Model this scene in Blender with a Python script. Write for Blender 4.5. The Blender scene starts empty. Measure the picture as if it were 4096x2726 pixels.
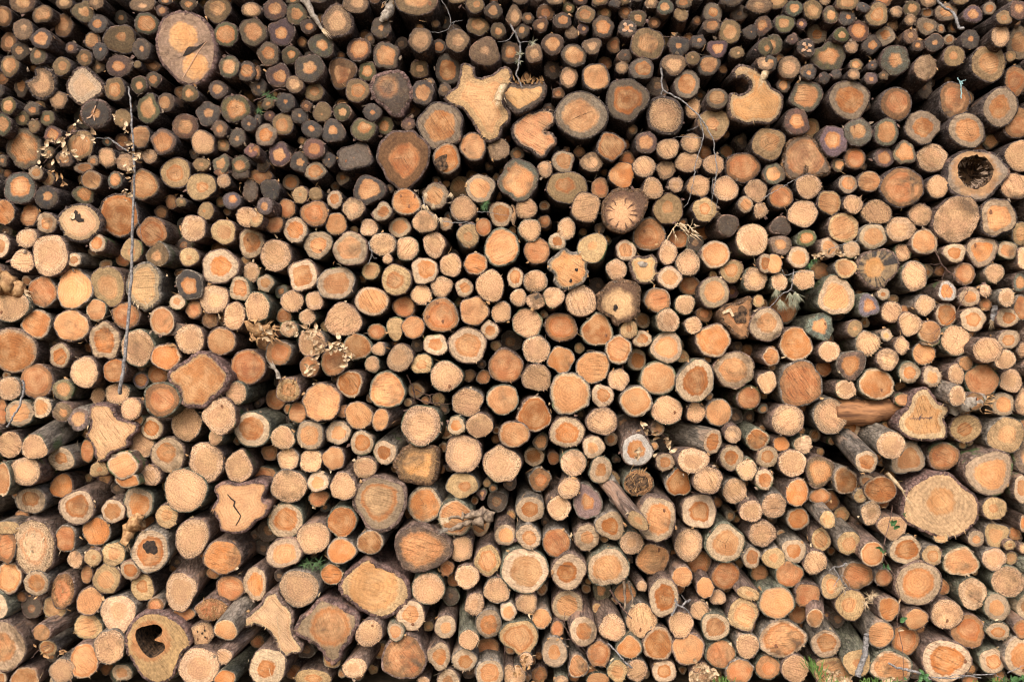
import bpy, bmesh, math, random
from mathutils import Vector, noise
from mathutils.geometry import delaunay_2d_cdt
sc = bpy.context.scene
COL = sc.collection
RND = random.Random(11)
# ------------------------------------------------------------------ camera
W, H = 4096, 2726
LENS = 35.0
F = LENS / 36.0 * W
D = 6.2
CZ = 2.2
cam = bpy.data.objects.new("camera", bpy.data.cameras.new("camera"))
COL.objects.link(cam)
cam.location = (0, -D, CZ)
cam.rotation_euler = (math.pi / 2, 0, 0)
cam.data.lens = LENS
cam.data.sensor_width = 36.0
cam.data.clip_end = 500
sc.camera = cam


def wp(px, py, d=0.0):
    """photograph point -> point on the plane y = d of the stack front"""
    s = (D + d) / F
    return Vector(((px - W / 2) * s, d, CZ - (py - H / 2) * s))


# ------------------------------------------------------------------ world and sun
w = bpy.data.worlds.new("World")
sc.world = w
w.use_nodes = True
nt = w.node_tree
sky = nt.nodes.new("ShaderNodeTexSky")
sky.sky_type = 'NISHITA'
sky.sun_disc = False
SUN_EL, SUN_AZ = math.radians(42), math.radians(196)
sky.sun_elevation = SUN_EL
sky.sun_rotation = SUN_AZ
sky.air_density = 1.0
sky.dust_density = 4.0
sky.ozone_density = 0.6
bg = nt.nodes["Background"]
nt.links.new(sky.outputs[0], bg.inputs[0])
bg.inputs[1].default_value = 0.15
sl = bpy.data.lights.new("sun", 'SUN')
sl.energy = 1.5
sl.angle = math.radians(35)
sl.color = (1.0, 0.965, 0.93)
so = bpy.data.objects.new("sun", sl)
COL.objects.link(so)
sd = Vector((math.sin(SUN_AZ) * math.cos(SUN_EL), math.cos(SUN_AZ) * math.cos(SUN_EL), math.sin(SUN_EL)))
so.rotation_euler = sd.to_track_quat('Z', 'Y').to_euler()
so.location = sd * 20
sc.view_settings.view_transform = 'Standard'
sc.view_settings.look = 'None'
sc.view_settings.exposure = 0.82
sc.view_settings.gamma = 1.0
sc.cycles.filter_width = 1.15
sc.cycles.use_denoising = True


# ------------------------------------------------------------------ node helpers
class NB:
    def __init__(self, name, rough=0.85):
        self.m = bpy.data.materials.new(name)
        self.m.use_nodes = True
        self.t = self.m.node_tree
        self.b = self.t.nodes["Principled BSDF"]
        self.b.inputs["Roughness"].default_value = rough
        self.b.inputs["Specular IOR Level"].default_value = 0.25

    def lk(self, a, b):
        self.t.links.new(a, b)

    def set(self, sock, v):
        if hasattr(v, "is_linked") or isinstance(v, bpy.types.NodeSocket):
            self.lk(v, sock)
        else:
            sock.default_value = v

    def math(self, op, a, b=0.0, c=None, clamp=False):
        n = self.t.nodes.new("ShaderNodeMath")
        n.operation = op
        n.use_clamp = clamp
        self.set(n.inputs[0], a)
        self.set(n.inputs[1], b)
        if c is not None:
            self.set(n.inputs[2], c)
        return n.outputs[0]

    def vmath(self, op, a, b=None, scale=None):
        n = self.t.nodes.new("ShaderNodeVectorMath")
        n.operation = op
        self.set(n.inputs[0], a)
        if b is not None:
            self.set(n.inputs[1], b)
        if scale is not None:
            self.set(n.inputs[3], scale)
        return n.outputs["Value"] if op in ('LENGTH', 'DOT_PRODUCT') else n.outputs["Vector"]

    def attr(self, name):
        n = self.t.nodes.new("ShaderNodeAttribute")
        n.attribute_name = name
        return n

    def noise(self, vec, scale, detail=3.0, rough=0.55, dist=0.0):
        n = self.t.nodes.new("ShaderNodeTexNoise")
        self.lk(vec, n.inputs["Vector"])
        n.inputs["Scale"].default_value = scale
        n.inputs["Detail"].default_value = detail
        n.inputs["Roughness"].default_value = rough
        n.inputs["Distortion"].default_value = dist
        return n.outputs["Fac"]

    def ramp(self, v, lo, hi, a=0.0, b=1.0):
        n = self.t.nodes.new("ShaderNodeMapRange")
        n.interpolation_type = 'SMOOTHSTEP'
        self.set(n.inputs[0], v)
        self.set(n.inputs[1], lo)
        self.set(n.inputs[2], hi)
        self.set(n.inputs[3], a)
        self.set(n.inputs[4], b)
        return n.outputs[0]

    def mix(self, f, a, b, mode='MIX'):
        n = self.t.nodes.new("ShaderNodeMix")
        n.data_type = 'RGBA'
        n.blend_type = mode
        self.set(n.inputs[0], f)
        self.set(n.inputs[6], a)
        self.set(n.inputs[7], b)
        return n.outputs[2]

    def mul(self, colr, f):
        n = self.t.nodes.new("ShaderNodeVectorMath")
        n.operation = 'SCALE'
        self.set(n.inputs[0], colr)
        self.set(n.inputs[3], f)
        return n.outputs[0]

    def sep(self, v):
        n = self.t.nodes.new("ShaderNodeSeparateXYZ")
        self.lk(v, n.inputs[0])
        return n.outputs

    def comb(self, x, y, z):
        n = self.t.nodes.new("ShaderNodeCombineXYZ")
        self.set(n.inputs[0], x)
        self.set(n.inputs[1], y)
        self.set(n.inputs[2], z)
        return n.outputs[0]

    def bump(self, h, dist, strength=1.0):
        n = self.t.nodes.new("ShaderNodeBump")
        n.inputs["Strength"].default_value = strength
        n.inputs["Distance"].default_value = dist
        self.lk(h, n.inputs["Height"])
        self.lk(n.outputs[0], self.b.inputs["Normal"])


# ------------------------------------------------------------------ sawn wood
def make_wood():
    g = NB("sawn_wood", 0.8)
    heart = g.attr("heart")
    sap = g.attr("sap")
    prm = g.attr("prm")
    loc = g.attr("loc").outputs["Vector"]
    tt = g.attr("tt").outputs["Fac"]
    ps = g.sep(prm.outputs["Vector"])
    sawA, fuzz, stain = ps[0], ps[1], ps[2]
    band = prm.outputs["Alpha"]
    hr = heart.outputs["Alpha"]
    sawS = sap.outputs["Alpha"]
    lx = g.sep(loc)
    rad = g.comb(lx[0], 0.0, lx[2])
    r_m = g.vmath('LENGTH', rad)
    dirn = g.vmath('ADD', g.vmath('NORMALIZE', rad), g.comb(0.0, lx[1], 0.0))
    n1 = g.noise(loc, 14.0, 3.0)
    n2 = g.noise(loc, 55.0, 3.0)
    n3 = g.noise(loc, 190.0, 2.0, 0.6)
    nA = g.noise(dirn, 1.6, 3.0)
    nW = g.noise(dirn, 2.6, 2.0)
    e = g.math('MULTIPLY', g.math('SUBTRACT', nA, 0.5), g.math('ADD', 0.16, g.math('MULTIPLY', fuzz, 0.22)))
    e2 = g.math('MULTIPLY', g.math('SUBTRACT', n2, 0.5), 0.22)
    te = g.math('ADD', g.math('ADD', tt, e), e2)
    hw = g.math('ADD', 0.035, g.math('MULTIPLY', fuzz, 0.10))
    hm = g.ramp(te, g.math('SUBTRACT', hr, hw), g.math('ADD', hr, hw), 1.0, 0.0)
    # heartwood: paler towards pith, deeper band inside its edge
    q = g.math('DIVIDE', g.math('SUBTRACT', te, g.math('SUBTRACT', hr, 0.09)), 0.09)
    bandf = g.math('MULTIPLY', g.math('POWER', 2.718, g.math('MULTIPLY', g.math('MULTIPLY', q, q), -1.0)), band, clamp=True)
    hc = g.mix(g.ramp(n1, 0.35, 0.7), g.mul(heart.outputs["Color"], 1.0), g.mix(0.5, heart.outputs["Color"], (0.60, 0.37, 0.18, 1)))
    hc = g.mix(bandf, hc, g.mix(0.6, heart.outputs["Color"], (0.36, 0.105, 0.02, 1)))
    # sapwood mottled
    sc_ = g.mix(g.ramp(n2, 0.38, 0.66), g.mul(sap.outputs["Color"], 0.82), g.mul(sap.outputs["Color"], 1.14))
    sw = g.ramp(g.math('ADD', nW, g.math('MULTIPLY', g.math('SUBTRACT', n2, 0.5), 0.3)), 0.40, 0.56)
    stf = g.math('MULTIPLY', sw, stain)
    sc_ = g.mix(stf, sc_, (0.038, 0.035, 0.034, 1))
    c = g.mix(hm, sc_, hc)
    # growth rings
    wr = g.math('SINE', g.math('ADD', g.math('MULTIPLY', tt, 46.0), g.math('MULTIPLY', n1, 9.0)))
    c = g.mul(c, g.math('ADD', 0.97, g.math('MULTIPLY', wr, 0.075)))
    # saw marks
    cs = g.math('COSINE', sawA)
    sn = g.math('SINE', sawA)
    u = g.math('ADD', g.math('MULTIPLY', lx[0], cs), g.math('MULTIPLY', lx[2], sn))
    v = g.math('SUBTRACT', g.math('MULTIPLY', lx[2], cs), g.math('MULTIPLY', lx[0], sn))
    stretch = g.comb(g.math('MULTIPLY', u, 10.0), lx[1], v)
    nl = g.noise(g.comb(g.math('MULTIPLY', u, 14.0), lx[1], g.math('MULTIPLY', v, 1.35)), 9.0, 4.0, 0.75)
    ln = g.ramp(nl, 0.34, 0.50, 1.0, 0.0)
    c = g.mix(g.math('MULTIPLY', ln, sawS, clamp=True), c, g.mix(0.35, g.mul(c, 0.48), (0.13, 0.055, 0.025, 1)))
    lp = g.ramp(nl, 0.60, 0.78)
    c = g.mix(g.math('MULTIPLY', lp, g.math('MULTIPLY', sawS, 0.5)), c, g.mix(0.35, g.mul(c, 1.35), (0.62, 0.42, 0.23, 1)))
    # torn fibres: dark and light specks, mostly towards the rim
    fz = g.math('MULTIPLY', fuzz, g.ramp(te, 0.45, 0.95, 0.10, 1.0), clamp=True)
    c = g.mix(g.math('MULTIPLY', g.ramp(n3, 0.36, 0.50, 1.0, 0.0), fz, clamp=True), c, (0.085, 0.05, 0.026, 1))
    c = g.mix(g.math('MULTIPLY', g.ramp(n3, 0.57, 0.70), g.math('MULTIPLY', fz, 0.75)), c, g.mix(0.25, g.mul(c, 1.55), (0.55, 0.40, 0.24, 1)))
    # dirt: grey-brown patches of mud, mould and old sawdust, some logs more than others
    nd = g.noise(loc, 9.0, 4.0, 0.6, 0.5)
    dirt = g.attr("dirt").outputs["Fac"]
    c = g.mix(g.math('MULTIPLY', g.ramp(nd, 0.46, 0.62), dirt, clamp=True), c, g.mix(0.42, g.mul(c, 0.55), g.mix(g.ramp(n2, .4, .6), (0.16, 0.09, 0.042, 1), (0.30, 0.19, 0.10, 1))))
    c = g.mix(g.math('MULTIPLY', g.ramp(nd, 0.60, 0.70), g.math('MULTIPLY', dirt, 0.8), clamp=True), c, (0.07, 0.05, 0.035, 1))
    # grain of torn fibres over the whole face
    nf = g.noise(loc, 120.0, 2.0, 0.7)
    c = g.mul(c, g.ramp(nf, 0.30, 0.70, g.math('SUBTRACT', 0.90, g.math('MULTIPLY', fuzz, 0.16)), g.math('ADD', 1.07, g.math('MULTIPLY', fuzz, 0.10))))
    # broad stains
    c = g.mul(c, g.ramp(g.noise(loc, 6.0, 2.0), 0.25, 0.75, 0.80, 1.12))
    g.lk(c, g.b.inputs["Base Color"])
    h = g.math('ADD', g.math('MULTIPLY', n3, g.math('ADD', 0.35, fz)), g.math('MULTIPLY', nl, g.math('MULTIPLY', sawS, 0.8)))
    g.bump(h, 0.004, 0.7)
    return g.m


def make_bark():
    g = NB("bark", 0.9)
    bk = g.attr("heart")
    loc = g.attr("loc").outputs["Vector"]
    x = g.sep(loc)
    st = g.comb(x[0], g.math('MULTIPLY', x[1], 0.35), x[2])
    n1 = g.noise(st, 22.0, 4.0, 0.6, 0.6)
    n2 = g.noise(st, 90.0, 3.0, 0.6)
    n3 = g.noise(loc, 9.0, 3.0)
    vn = g.t.nodes.new("ShaderNodeTexVoronoi")
    vn.feature = 'DISTANCE_TO_EDGE'
    vn.inputs["Scale"].default_value = 52.0
    g.lk(g.vmath('ADD', st, g.vmath('SCALE', g.t.nodes["Noise Texture"].outputs["Color"], None, 0.03)), vn.inputs["Vector"])
    plate = g.ramp(vn.outputs["Distance"], 0.02, 0.16)
    c = g.mix(g.ramp(n1, 0.36, 0.62), g.mul(bk.outputs["Color"], 0.40), bk.outputs["Color"])
    c = g.mul(c, g.math('ADD', 0.74, g.math('MULTIPLY', plate, 0.34)))
    peel = g.ramp(g.noise(st, 7.0, 3.0, 0.6), 0.60, 0.66)
    c = g.mix(g.math('MULTIPLY', peel, 0.75), c, g.mix(0.5, g.mul(bk.outputs["Color"], 1.5), (0.34, 0.185, 0.10, 1)))
    c = g.mix(g.ramp(n2, 0.52, 0.72), c, g.mix(0.5, c, (0.33, 0.275, 0.225, 1)))
    c = g.mix(g.math('MULTIPLY', g.ramp(n3, 0.52, 0.68), bk.outputs["Alpha"]), c, (0.10, 0.14, 0.055, 1))
    g.lk(c, g.b.inputs["Base Color"])
    g.bump(g.math('ADD', g.math('ADD', n1, g.math('MULTIPLY', n2, 0.4)), g.math('MULTIPLY', plate, 0.6)), 0.012, 0.9)
    return g.m


def simple(name, ca, cb, scale, rough=0.85, bump=0.003, stretch=None):
    g = NB(name, rough)
    tc = g.t.nodes.new("ShaderNodeTexCoord").outputs["Object"]
    if stretch:
        tc = g.vmath('MULTIPLY', tc, stretch)
    n = g.noise(tc, scale, 4.0, 0.6)
    g.lk(g.mix(g.ramp(n, 0.32, 0.68), ca, cb), g.b.inputs["Base Color"])
    if bump:
        g.bump(n, bump, 0.8)
    return g.m


M_WOOD = make_wood()
M_BARK = make_bark()
M_ROT = simple("rotten_wood", (0.012, 0.009, 0.007, 1), (0.15, 0.085, 0.045, 1), 45, 0.95, 0.01)
M_SCAR = simple("scar_wood", (0.36, 0.20, 0.12, 1), (0.5, 0.32, 0.2, 1), 50, 0.9)
M_ROTD = simple("check_wood", (0.07, 0.035, 0.022, 1), (0.17, 0.09, 0.055, 1), 60)
M_ROTL = simple("rotten_shard_wood", (0.05, 0.03, 0.02, 1), (0.34, 0.24, 0.17, 1), 50, 0.9, 0.004)
M_CRACK = simple("dark_crevice", (0.012, 0.009, 0.008, 1), (0.05, 0.032, 0.022, 1), 60)
M_KNOT = simple("knot_wood", (0.10, 0.04, 0.02, 1), (0.26, 0.12, 0.06, 1), 120)
M_RESIN = simple("resin", (0.55, 0.58, 0.62, 1), (0.75, 0.72, 0.66, 1), 80, 0.35)
M_TWIG = simple("grey_twig_bark", (0.09, 0.08, 0.075, 1), (0.30, 0.28, 0.265, 1), 70)
M_TWIGD = simple("dark_twig_bark", (0.05, 0.03, 0.025, 1), (0.20, 0.12, 0.09, 1), 60)
M_STRAW = simple("straw_fibre", (0.34, 0.23, 0.12, 1), (0.62, 0.48, 0.31, 1), 60)
M_LEAF = simple("dead_leaf", (0.24, 0.14, 0.065, 1), (0.66, 0.50, 0.32, 1), 28, 0.75)
M_LEAFB = simple("brown_leaf", (0.22, 0.11, 0.045, 1), (0.50, 0.30, 0.14, 1), 35, 0.75)
M_GREEN = simple("green_leaf", (0.035, 0.09, 0.03, 1), (0.10, 0.20, 0.07, 1), 40, 0.5)
M_NEEDLE = simple("pine_needle", (0.03, 0.075, 0.025, 1), (0.10, 0.17, 0.06, 1), 60, 0.6)
M_NEEDLEG = simple("dry_needle", (0.16, 0.17, 0.11, 1), (0.36, 0.33, 0.22, 1), 60, 0.7)
M_GRASS = simple("grass_blade", (0.06, 0.14, 0.025, 1), (0.17, 0.27, 0.07, 1), 30, 0.6)
M_TWINE = simple("blue_twine", (0.18, 0.36, 0.36, 1), (0.38, 0.55, 0.55, 1), 90, 0.6)
M_INK = simple("pencil_mark", (0.05, 0.04, 0.05, 1), (0.10, 0.07, 0.08, 1), 60)
M_EARTH = simple("earth", (0.03, 0.022, 0.015, 1), (0.12, 0.085, 0.05, 1), 6, 0.95, 0.05)
M_GREY = simple("weathered_wood", (0.14, 0.11, 0.085, 1), (0.40, 0.34, 0.27, 1), 40, 0.9, 0.008)
M_GREY2 = simple("brown_shred", (0.10, 0.07, 0.05, 1), (0.30, 0.22, 0.15, 1), 40, 0.9, 0.008)
M_LITTER = simple("leaf_litter", (0.10, 0.065, 0.035, 1), (0.34, 0.24, 0.13, 1), 60, 0.9, 0.01)


# ------------------------------------------------------------------ mesh builder with attributes
class MB:
    def __init__(self):
        self.v = []
        self.f = []
        self.mi = []
        self.a = {"heart": [], "sap": [], "prm": [], "loc": [], "tt": []}
        self.dirt = []
        self.cur = 0.0

    def vert(self, co, loc, tt, heart, sap, prm):
        self.v.append(co)
        self.a["loc"].append(loc)
        self.a["tt"].append(tt)
        self.dirt.append(self.cur)
        self.a["heart"].append(heart)
        self.a["sap"].append(sap)
        self.a["prm"].append(prm)
        return len(self.v) - 1

    def face(self, idx, m=0):
        self.f.append(idx)
        self.mi.append(m)

    def build(self, name, mats, parent=None, origin=None, smooth=True):
        o3 = origin or Vector((0, 0, 0))
        me = bpy.data.meshes.new(name)
        me.from_pydata([tuple(Vector(c) - o3) for c in self.v], [], self.f)
        for m in mats:
            me.materials.append(m)
        if len(mats) > 1:
            me.polygons.foreach_set("material_index", self.mi)
        for k, ty in (("heart", 'FLOAT_COLOR'), ("sap", 'FLOAT_COLOR'), ("prm", 'FLOAT_COLOR')):
            at = me.attributes.new(k, ty, 'POINT')
            at.data.foreach_set("color", [x for c in self.a[k] for x in c])
        at = me.attributes.new("loc", 'FLOAT_VECTOR', 'POINT')
        at.data.foreach_set("vector", [x for c in self.a["loc"] for x in c])
        at = me.attributes.new("tt", 'FLOAT', 'POINT')
        at.data.foreach_set("value", self.a["tt"])
        at = me.attributes.new("dirt", 'FLOAT', 'POINT')
        at.data.foreach_set("value", self.dirt)
        if smooth:
            me.polygons.foreach_set("use_smooth", [True] * len(me.polygons))
        me.update()
        o = bpy.data.objects.new(name, me)
        COL.objects.link(o)
        if parent:
            o.parent = parent
        return o


def lin(c, k=1.0):
    return tuple(((x / 255.0) ** 2.2) * k for x in c)


def jit(c, r, amt=0.12):
    b = 1 + r.uniform(-amt, amt)
    return tuple(max(0.005, x * b * (1 + r.uniform(-amt * .06, amt * .06))) for x in c)


# colours are albedos
ORANGE = (0.565, 0.258, 0.105)
DEEPOR = (0.46, 0.17, 0.052)
PALE = (0.585, 0.367, 0.213)
CREAM = (0.465, 0.325, 0.20)
RED = (0.39, 0.145, 0.055)
GREYS = (0.118, 0.097, 0.074)
TANS = (0.27, 0.175, 0.085)
DARKS = (0.105, 0.078, 0.058)


def style(t, h, x, y, r, flags=''):
    """heart colour + radius, sap colour + saw strength, (saw angle, fuzz, stain, band)"""
    up = max(0.0, min(1.0, (1000 - y) / 700.0))         # the old weathered logs lie on top
    if x > 2300:
        up *= max(0.45, 1 - (x - 2300) / 3500.0)
    fresh = 1 - up
    saw = r.choice([.2, .4, .65, .95])
    fuzz = r.uniform(.15, .45)
    stain = 0.0
    band = r.choice([0, .2, .5, .8])
    ang = r.gauss(1.15, .5)
    if t == 'o':
        hc = [a * (1 - up * .25) for a in (ORANGE if r.random() < .55 else DEEPOR)]
        sapc = [CREAM[i] * (1 - up) + (GREYS[i] * .9) * up for i in range(3)]
        kb = r.choice([1, 1, .82, .68])
        hc = [a * kb for a in hc]
        if h >= .8:
            h = r.uniform(.86, 1.0)
    elif t == 'p':
        hc = [PALE[i] * (.9 - up * .2) * .6 + ORANGE[i] * .4 for i in range(3)]
        sapc = [PALE[i] * .95 * (1 - up * .62) for i in range(3)]
        fuzz = r.uniform(.7, 1.0)
        saw = r.choice([.15, .3, .6, .9])
        band = 0
    elif t == 'c':
        hc, sapc = list(PALE), [CREAM[0] * 1.08, CREAM[1] * 1.05, CREAM[2]]
        h = .7
        fuzz = .25
        saw = .4
    elif t == 'g':
        hc = [a * (.9 - .15 * up) for a in ORANGE]
        k = 1 + .6 * fresh
        m_ = r.random() ** 1.6
        sapc = [(GREYS[i] * (1 - m_) + TANS[i] * .6 * m_) * k * r.choice([.8, 1, 1.15]) * (1 - .30 * up) for i in range(3)]
        fuzz = r.uniform(.4, 1.0)
        stain = r.choice([0, 0, .3, .6])
        h = h * 1.02 + .05
    elif t == 'b':
        hc = [(ORANGE[i] * .75 + TANS[i] * .25) * (1 - .25 * up) for i in range(3)]
        sapc = [TANS[i] * (1.15 + .5 * fresh - .5 * up) for i in range(3)]
        saw = r.choice([.4, .7, .9])
        fuzz = r.uniform(.3, .6)
    elif t == 'k':
        hc = [a * .85 for a in ORANGE]
        sapc = [GREYS[0] * .75, GREYS[1] * .75, GREYS[2] * .78]
        stain = r.uniform(.75, 1.0)
        fuzz = .5
    elif t == 'r':
        hc = [a * (1 - .25 * up) for a in RED]
        sapc = [RED[i] * .45 + TANS[i] * .5 for i in range(3)]
        sapc = [a * (1 - .45 * up) for a in sapc]
        h = max(h, .55)
        saw = r.choice([.3, .6, .8])
    else:
        hc = [0.18, 0.105, 0.065]
        sapc = list(DARKS)
        stain = .2
        saw = .8
        fuzz = .7
        h = min(h, .5)
    if 's' in flags:
        saw = 1.0
    if 'f' in flags:
        fuzz = 1.0
    if 'z' in flags:
        sapc = [.40, .355, .30]
    if 'c' in flags:
        hc, sapc, band, h, fuzz = [.33, .20, .10], [.23, .16, .10], 1.0, .75, .2
    if up > 0:
        hc = [a * (1 - .22 * up) for a in hc]
        sapc = [a * (1 - .30 * up) for a in sapc]
    hc, sapc = jit(hc, r, .25), jit(sapc, r, .25)
    return tuple(hc) + (h,), tuple(sapc) + (saw,), (ang, fuzz, stain, band)


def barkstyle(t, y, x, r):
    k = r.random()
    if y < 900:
        c = (0.095, 0.068, 0.058) if k < .6 else (0.12, 0.078, 0.062)  # gap shade put into the colour: upper bark made darker
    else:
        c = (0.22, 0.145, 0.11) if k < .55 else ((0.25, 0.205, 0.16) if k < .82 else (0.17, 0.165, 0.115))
    alg = r.uniform(.5, 1) if (900 < y < 2000 and r.random() < .3) else 0.0
    return tuple(jit(c, r, .2)) + (alg,)


BAX, BAZ = 0.0206, -0.0168
TILT = [(3466, 1845, 0, .25), (3563, 1780, 0, .12), (3830, 1581, 0, .1), (137, 1788, .12, .28), (3395, 2170, -.05, .2), (3284, 2157, -.05, .2),
        (3176, 2200, -.05, .18), (3311, 2077, -.1, .25), (3490, 2213, -.05, .18), (3261, 2248, 0, .3), (3326, 2344, 0, .28), (3302, 2572, 0, .2),
        (3429, 2649, .05, .25), (3261, 2470, .25, .4), (2552, 2082, -.55, .65), (2994, 2375, -.25, .4), (2333, 2522, -.08, .3), (2450, 2509, -.15, .25),
        (2548, 1799, -.05, .3), (2850, 1766, -.5, .1), (889, 2227, .05, .05), (722, 2363, .05, .25), (896, 2622, .3, .3), (165, 2529, .25, .15),
        (902, 2518, .15, .3), (1418, 2670, .25, .3), (1874, 2557, -.05, .3), (1476, 2531, .2, .1), (1522, 1677, .3, .1), (1539, 1807, .2, .2),
        (1372, 1945, .1, .2), (3525, 2434, 0, .1), (3405, 1690, -.05, .1)]


def axis_of(x, y, r):
    for tx, ty, ax, az in TILT:
        if abs(tx - x) < 14 and abs(ty - y) < 14:
            return BAX + ax, BAZ + az
    return BAX + r.gauss(0, .035), BAZ + r.gauss(0, .035) + (.05 if y > 2000 else 0)


def ring_shape(r, irr=1.0):
    ks = [(2, .03), (3, .038), (4, .024), (5, .019), (7, .012), (9, .009), (13, .006)]
    return [(k, r.gauss(0, a) * irr, r.uniform(0, 6.283)) for k, a in ks]


def rs(sh, th):
    return 1 + sum(a * math.cos(k * th + p) for k, a, p in sh)


def log_round(face, bark, x, y, rx, ry, rot, t, h, d, flags, r, fm=0, bm=0, low=False, rimw=None, ax=None):
    """one log: sawn end into FACE, bark (rim and body) into BARK"""
    s = (D + d) / F
    c = wp(x, y, d)
    RX, RY = rx * s, ry * s
    ro = -math.radians(rot)
    ca, sa = math.cos(ro), math.sin(ro)
    heart, sap, prm = style(t, h, x, y, r, flags)
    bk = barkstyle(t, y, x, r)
    seed = r.uniform(0, 400)
    face.cur = max(0.0, r.gauss(.15, .35) + (.12 if y < 1000 else 0)) if t != 'c' else 0.0
    sh = ring_shape(r, 1.25 if t in 'gkd' else 1.0)
    big = max(rx, ry)
    N = 20 if low else (48 if big > 75 else 34 if big > 40 else 26)
    tx, tz = r.gauss(0, .08), r.gauss(0, .08)
    if rimw is None:
        rimw = {'p': .022, 'd': .09, 'g': .04, 'k': .05, 'r': .045}.get(t, .035) * r.uniform(.7, 1.5)
        rimw = min(.12, rimw + .0025 / max(RX, RY))
    rw = (0.006 if t in 'pgkd' else .003) * r.choice([.4, .7, 1, 1.5])

    def P(th, k, yo=0.0):
        q = rs(sh, th) * k
        u, v = RX * q * math.cos(th), RY * q * math.sin(th)
        px, pz = u * ca - v * sa, u * sa + v * ca
        return px, pz

    rings = (.35, .7, .9, 1.0) if not low else (.6, 1.0)
    # irregular heart: pith a little off the middle
    ox, oz = r.gauss(0, .13) * RX, r.gauss(0, .13) * RY
    i0 = face.vert((c.x + ox, c.y, c.z + oz), (0.0, seed, 0.0), 0.0, heart, sap, prm)
    prev = None
    jag = [r.gauss(0, rw) for _ in range(N)]
    for k in rings:
        cur = []
        for i in range(N):
            th = 6.28318 * i / N
            kk = k * (1 - rimw) + (jag[i] if k == 1.0 else 0)
            px, pz = P(th, kk)
            px += ox * (1 - k)
            pz += oz * (1 - k)
            yo = px * tx + pz * tz + (r.uniform(0, .006) if k == 1.0 else 0)
            cur.append(face.vert((c.x + px, c.y + yo, c.z + pz), (px - ox, seed, pz - oz), k, heart, sap, prm))
        for i in range(N):
            j = (i + 1) % N
            if prev is None:
                face.face((i0, cur[j], cur[i]), fm)
            else:
                face.face((prev[i], prev[j], cur[j], cur[i]), fm)
        prev = cur
    # splinters and torn fibres on the rim
    if not low:
        ns = int((5 + big * .16) * r.choice([.2, .5, .8, 1.3]) * (1.5 if t in 'pg' else 1.0) * (2.2 if 'f' in flags else 1))
        for _ in range(ns):
            th = r.gauss(-1.2, 1.5) if r.random() < .6 else r.uniform(0, 6.283)
            L = r.uniform(.004, .010) * (1.8 if r.random() < .12 else 1)
            wd = r.uniform(.0015, .004)
            px, pz = P(th, 1 - rimw - .02)
            dx, dz = math.cos(th + ro + r.gauss(0, .4)), math.sin(th + ro + r.gauss(0, .4))
            yb = px * tx + pz * tz - .001
            hk = .99
            sc2 = tuple(a * .85 for a in sap[:3]) + (0,)
            a0 = face.vert((c.x + px - dz * wd, c.y + yb, c.z + pz + dx * wd), (px, seed, pz), hk, heart, sc2, prm)
            a1 = face.vert((c.x + px + dz * wd, c.y + yb, c.z + pz - dx * wd), (px, seed, pz), hk, heart, sc2, prm)
            a2 = face.vert((c.x + px + dx * L, c.y + yb - r.uniform(0, .008), c.z + pz + dz * L), (px + .01, seed, pz), hk, heart, sc2, prm)
            face.face((a0, a1, a2), fm)
    # bark rim and body
    if ax is None:
        ax = axis_of(x, y, r)
    zero = (0, 0, 0, 0)
    Lb = r.uniform(1.25, 1.6)
    steps = [(.0, 1 - rimw - .015, .003), (.0, 1.0, .0), (.02, 1.012, .002), (.08, 1.0, .004), (.2, 1.0, .004), (.45, .99, .006), (.8, .98, .006), (Lb, .96, .006)]
    if low:
        steps = [(.0, 1 - rimw - .015, .003), (.0, 1.0, .0), (.25, 1.0, .004), (Lb, .96, .004)]
    prev = None
    bseed = r.uniform(0, 300)
    chips = [r.uniform(0, .012) if r.random() < .8 else r.uniform(.01, .03) for _ in range(N)]
    for q, (yy, k, am) in enumerate(steps):
        cur = []
        for i in range(N):
            th = 6.28318 * i / N
            px, pz = P(th, k)
            nn = noise.noise(Vector((math.cos(th) * 2.2, bseed + yy * 3, math.sin(th) * 2.2))) + .6 * noise.noise(Vector((math.cos(th) * 5, bseed + yy * 7, math.sin(th) * 5)))
            m = 1 + nn * (am * 1.6 / max(RX, RY) if q > 0 else 0)
            yo = px * tx + pz * tz
            if q == 0:
                yo += .004
            elif q == 1:
                yo += chips[i] * .7 - .002
            cur.append(bark.vert((c.x + px * m + ax[0] * yy, c.y + yy + yo, c.z + pz * m + ax[1] * yy),
                                 (px * 1.0, bseed + yy, pz), k, bk, zero, zero))
        if prev:
            for i in range(N):
                j = (i + 1) % N
                bark.face((prev[i], prev[j], cur[j], cur[i]), bm)
        prev = cur
    return c, RX, RY, (tx, tz), seed


def empty(name, loc):
    o = bpy.data.objects.new(name, None)
    o.empty_display_size = .05
    o.location = loc
    COL.objects.link(o)
    return o


def tag(o, label=None, cat=None, group=None, kind=None):
    if label:
        o["label"] = label
    if cat:
        o["category"] = cat
    if group:
        o["group"] = group
    if kind:
        o["kind"] = kind
    return o


def plain(name, verts, faces, mat, parent=None, origin=None, smooth=False):
    o3 = origin or Vector((0, 0, 0))
    me = bpy.data.meshes.new(name)
    me.from_pydata([tuple(Vector(v) - o3) for v in verts], [], faces)
    me.materials.append(mat)
    if smooth:
        me.polygons.foreach_set("use_smooth", [True] * len(me.polygons))
    o = bpy.data.objects.new(name, me)
    COL.objects.link(o)
    if parent:
        o.parent = parent
    elif origin is not None:
        o.location = origin
    return o


GROUP = "sawn logs in the stack"


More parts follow.
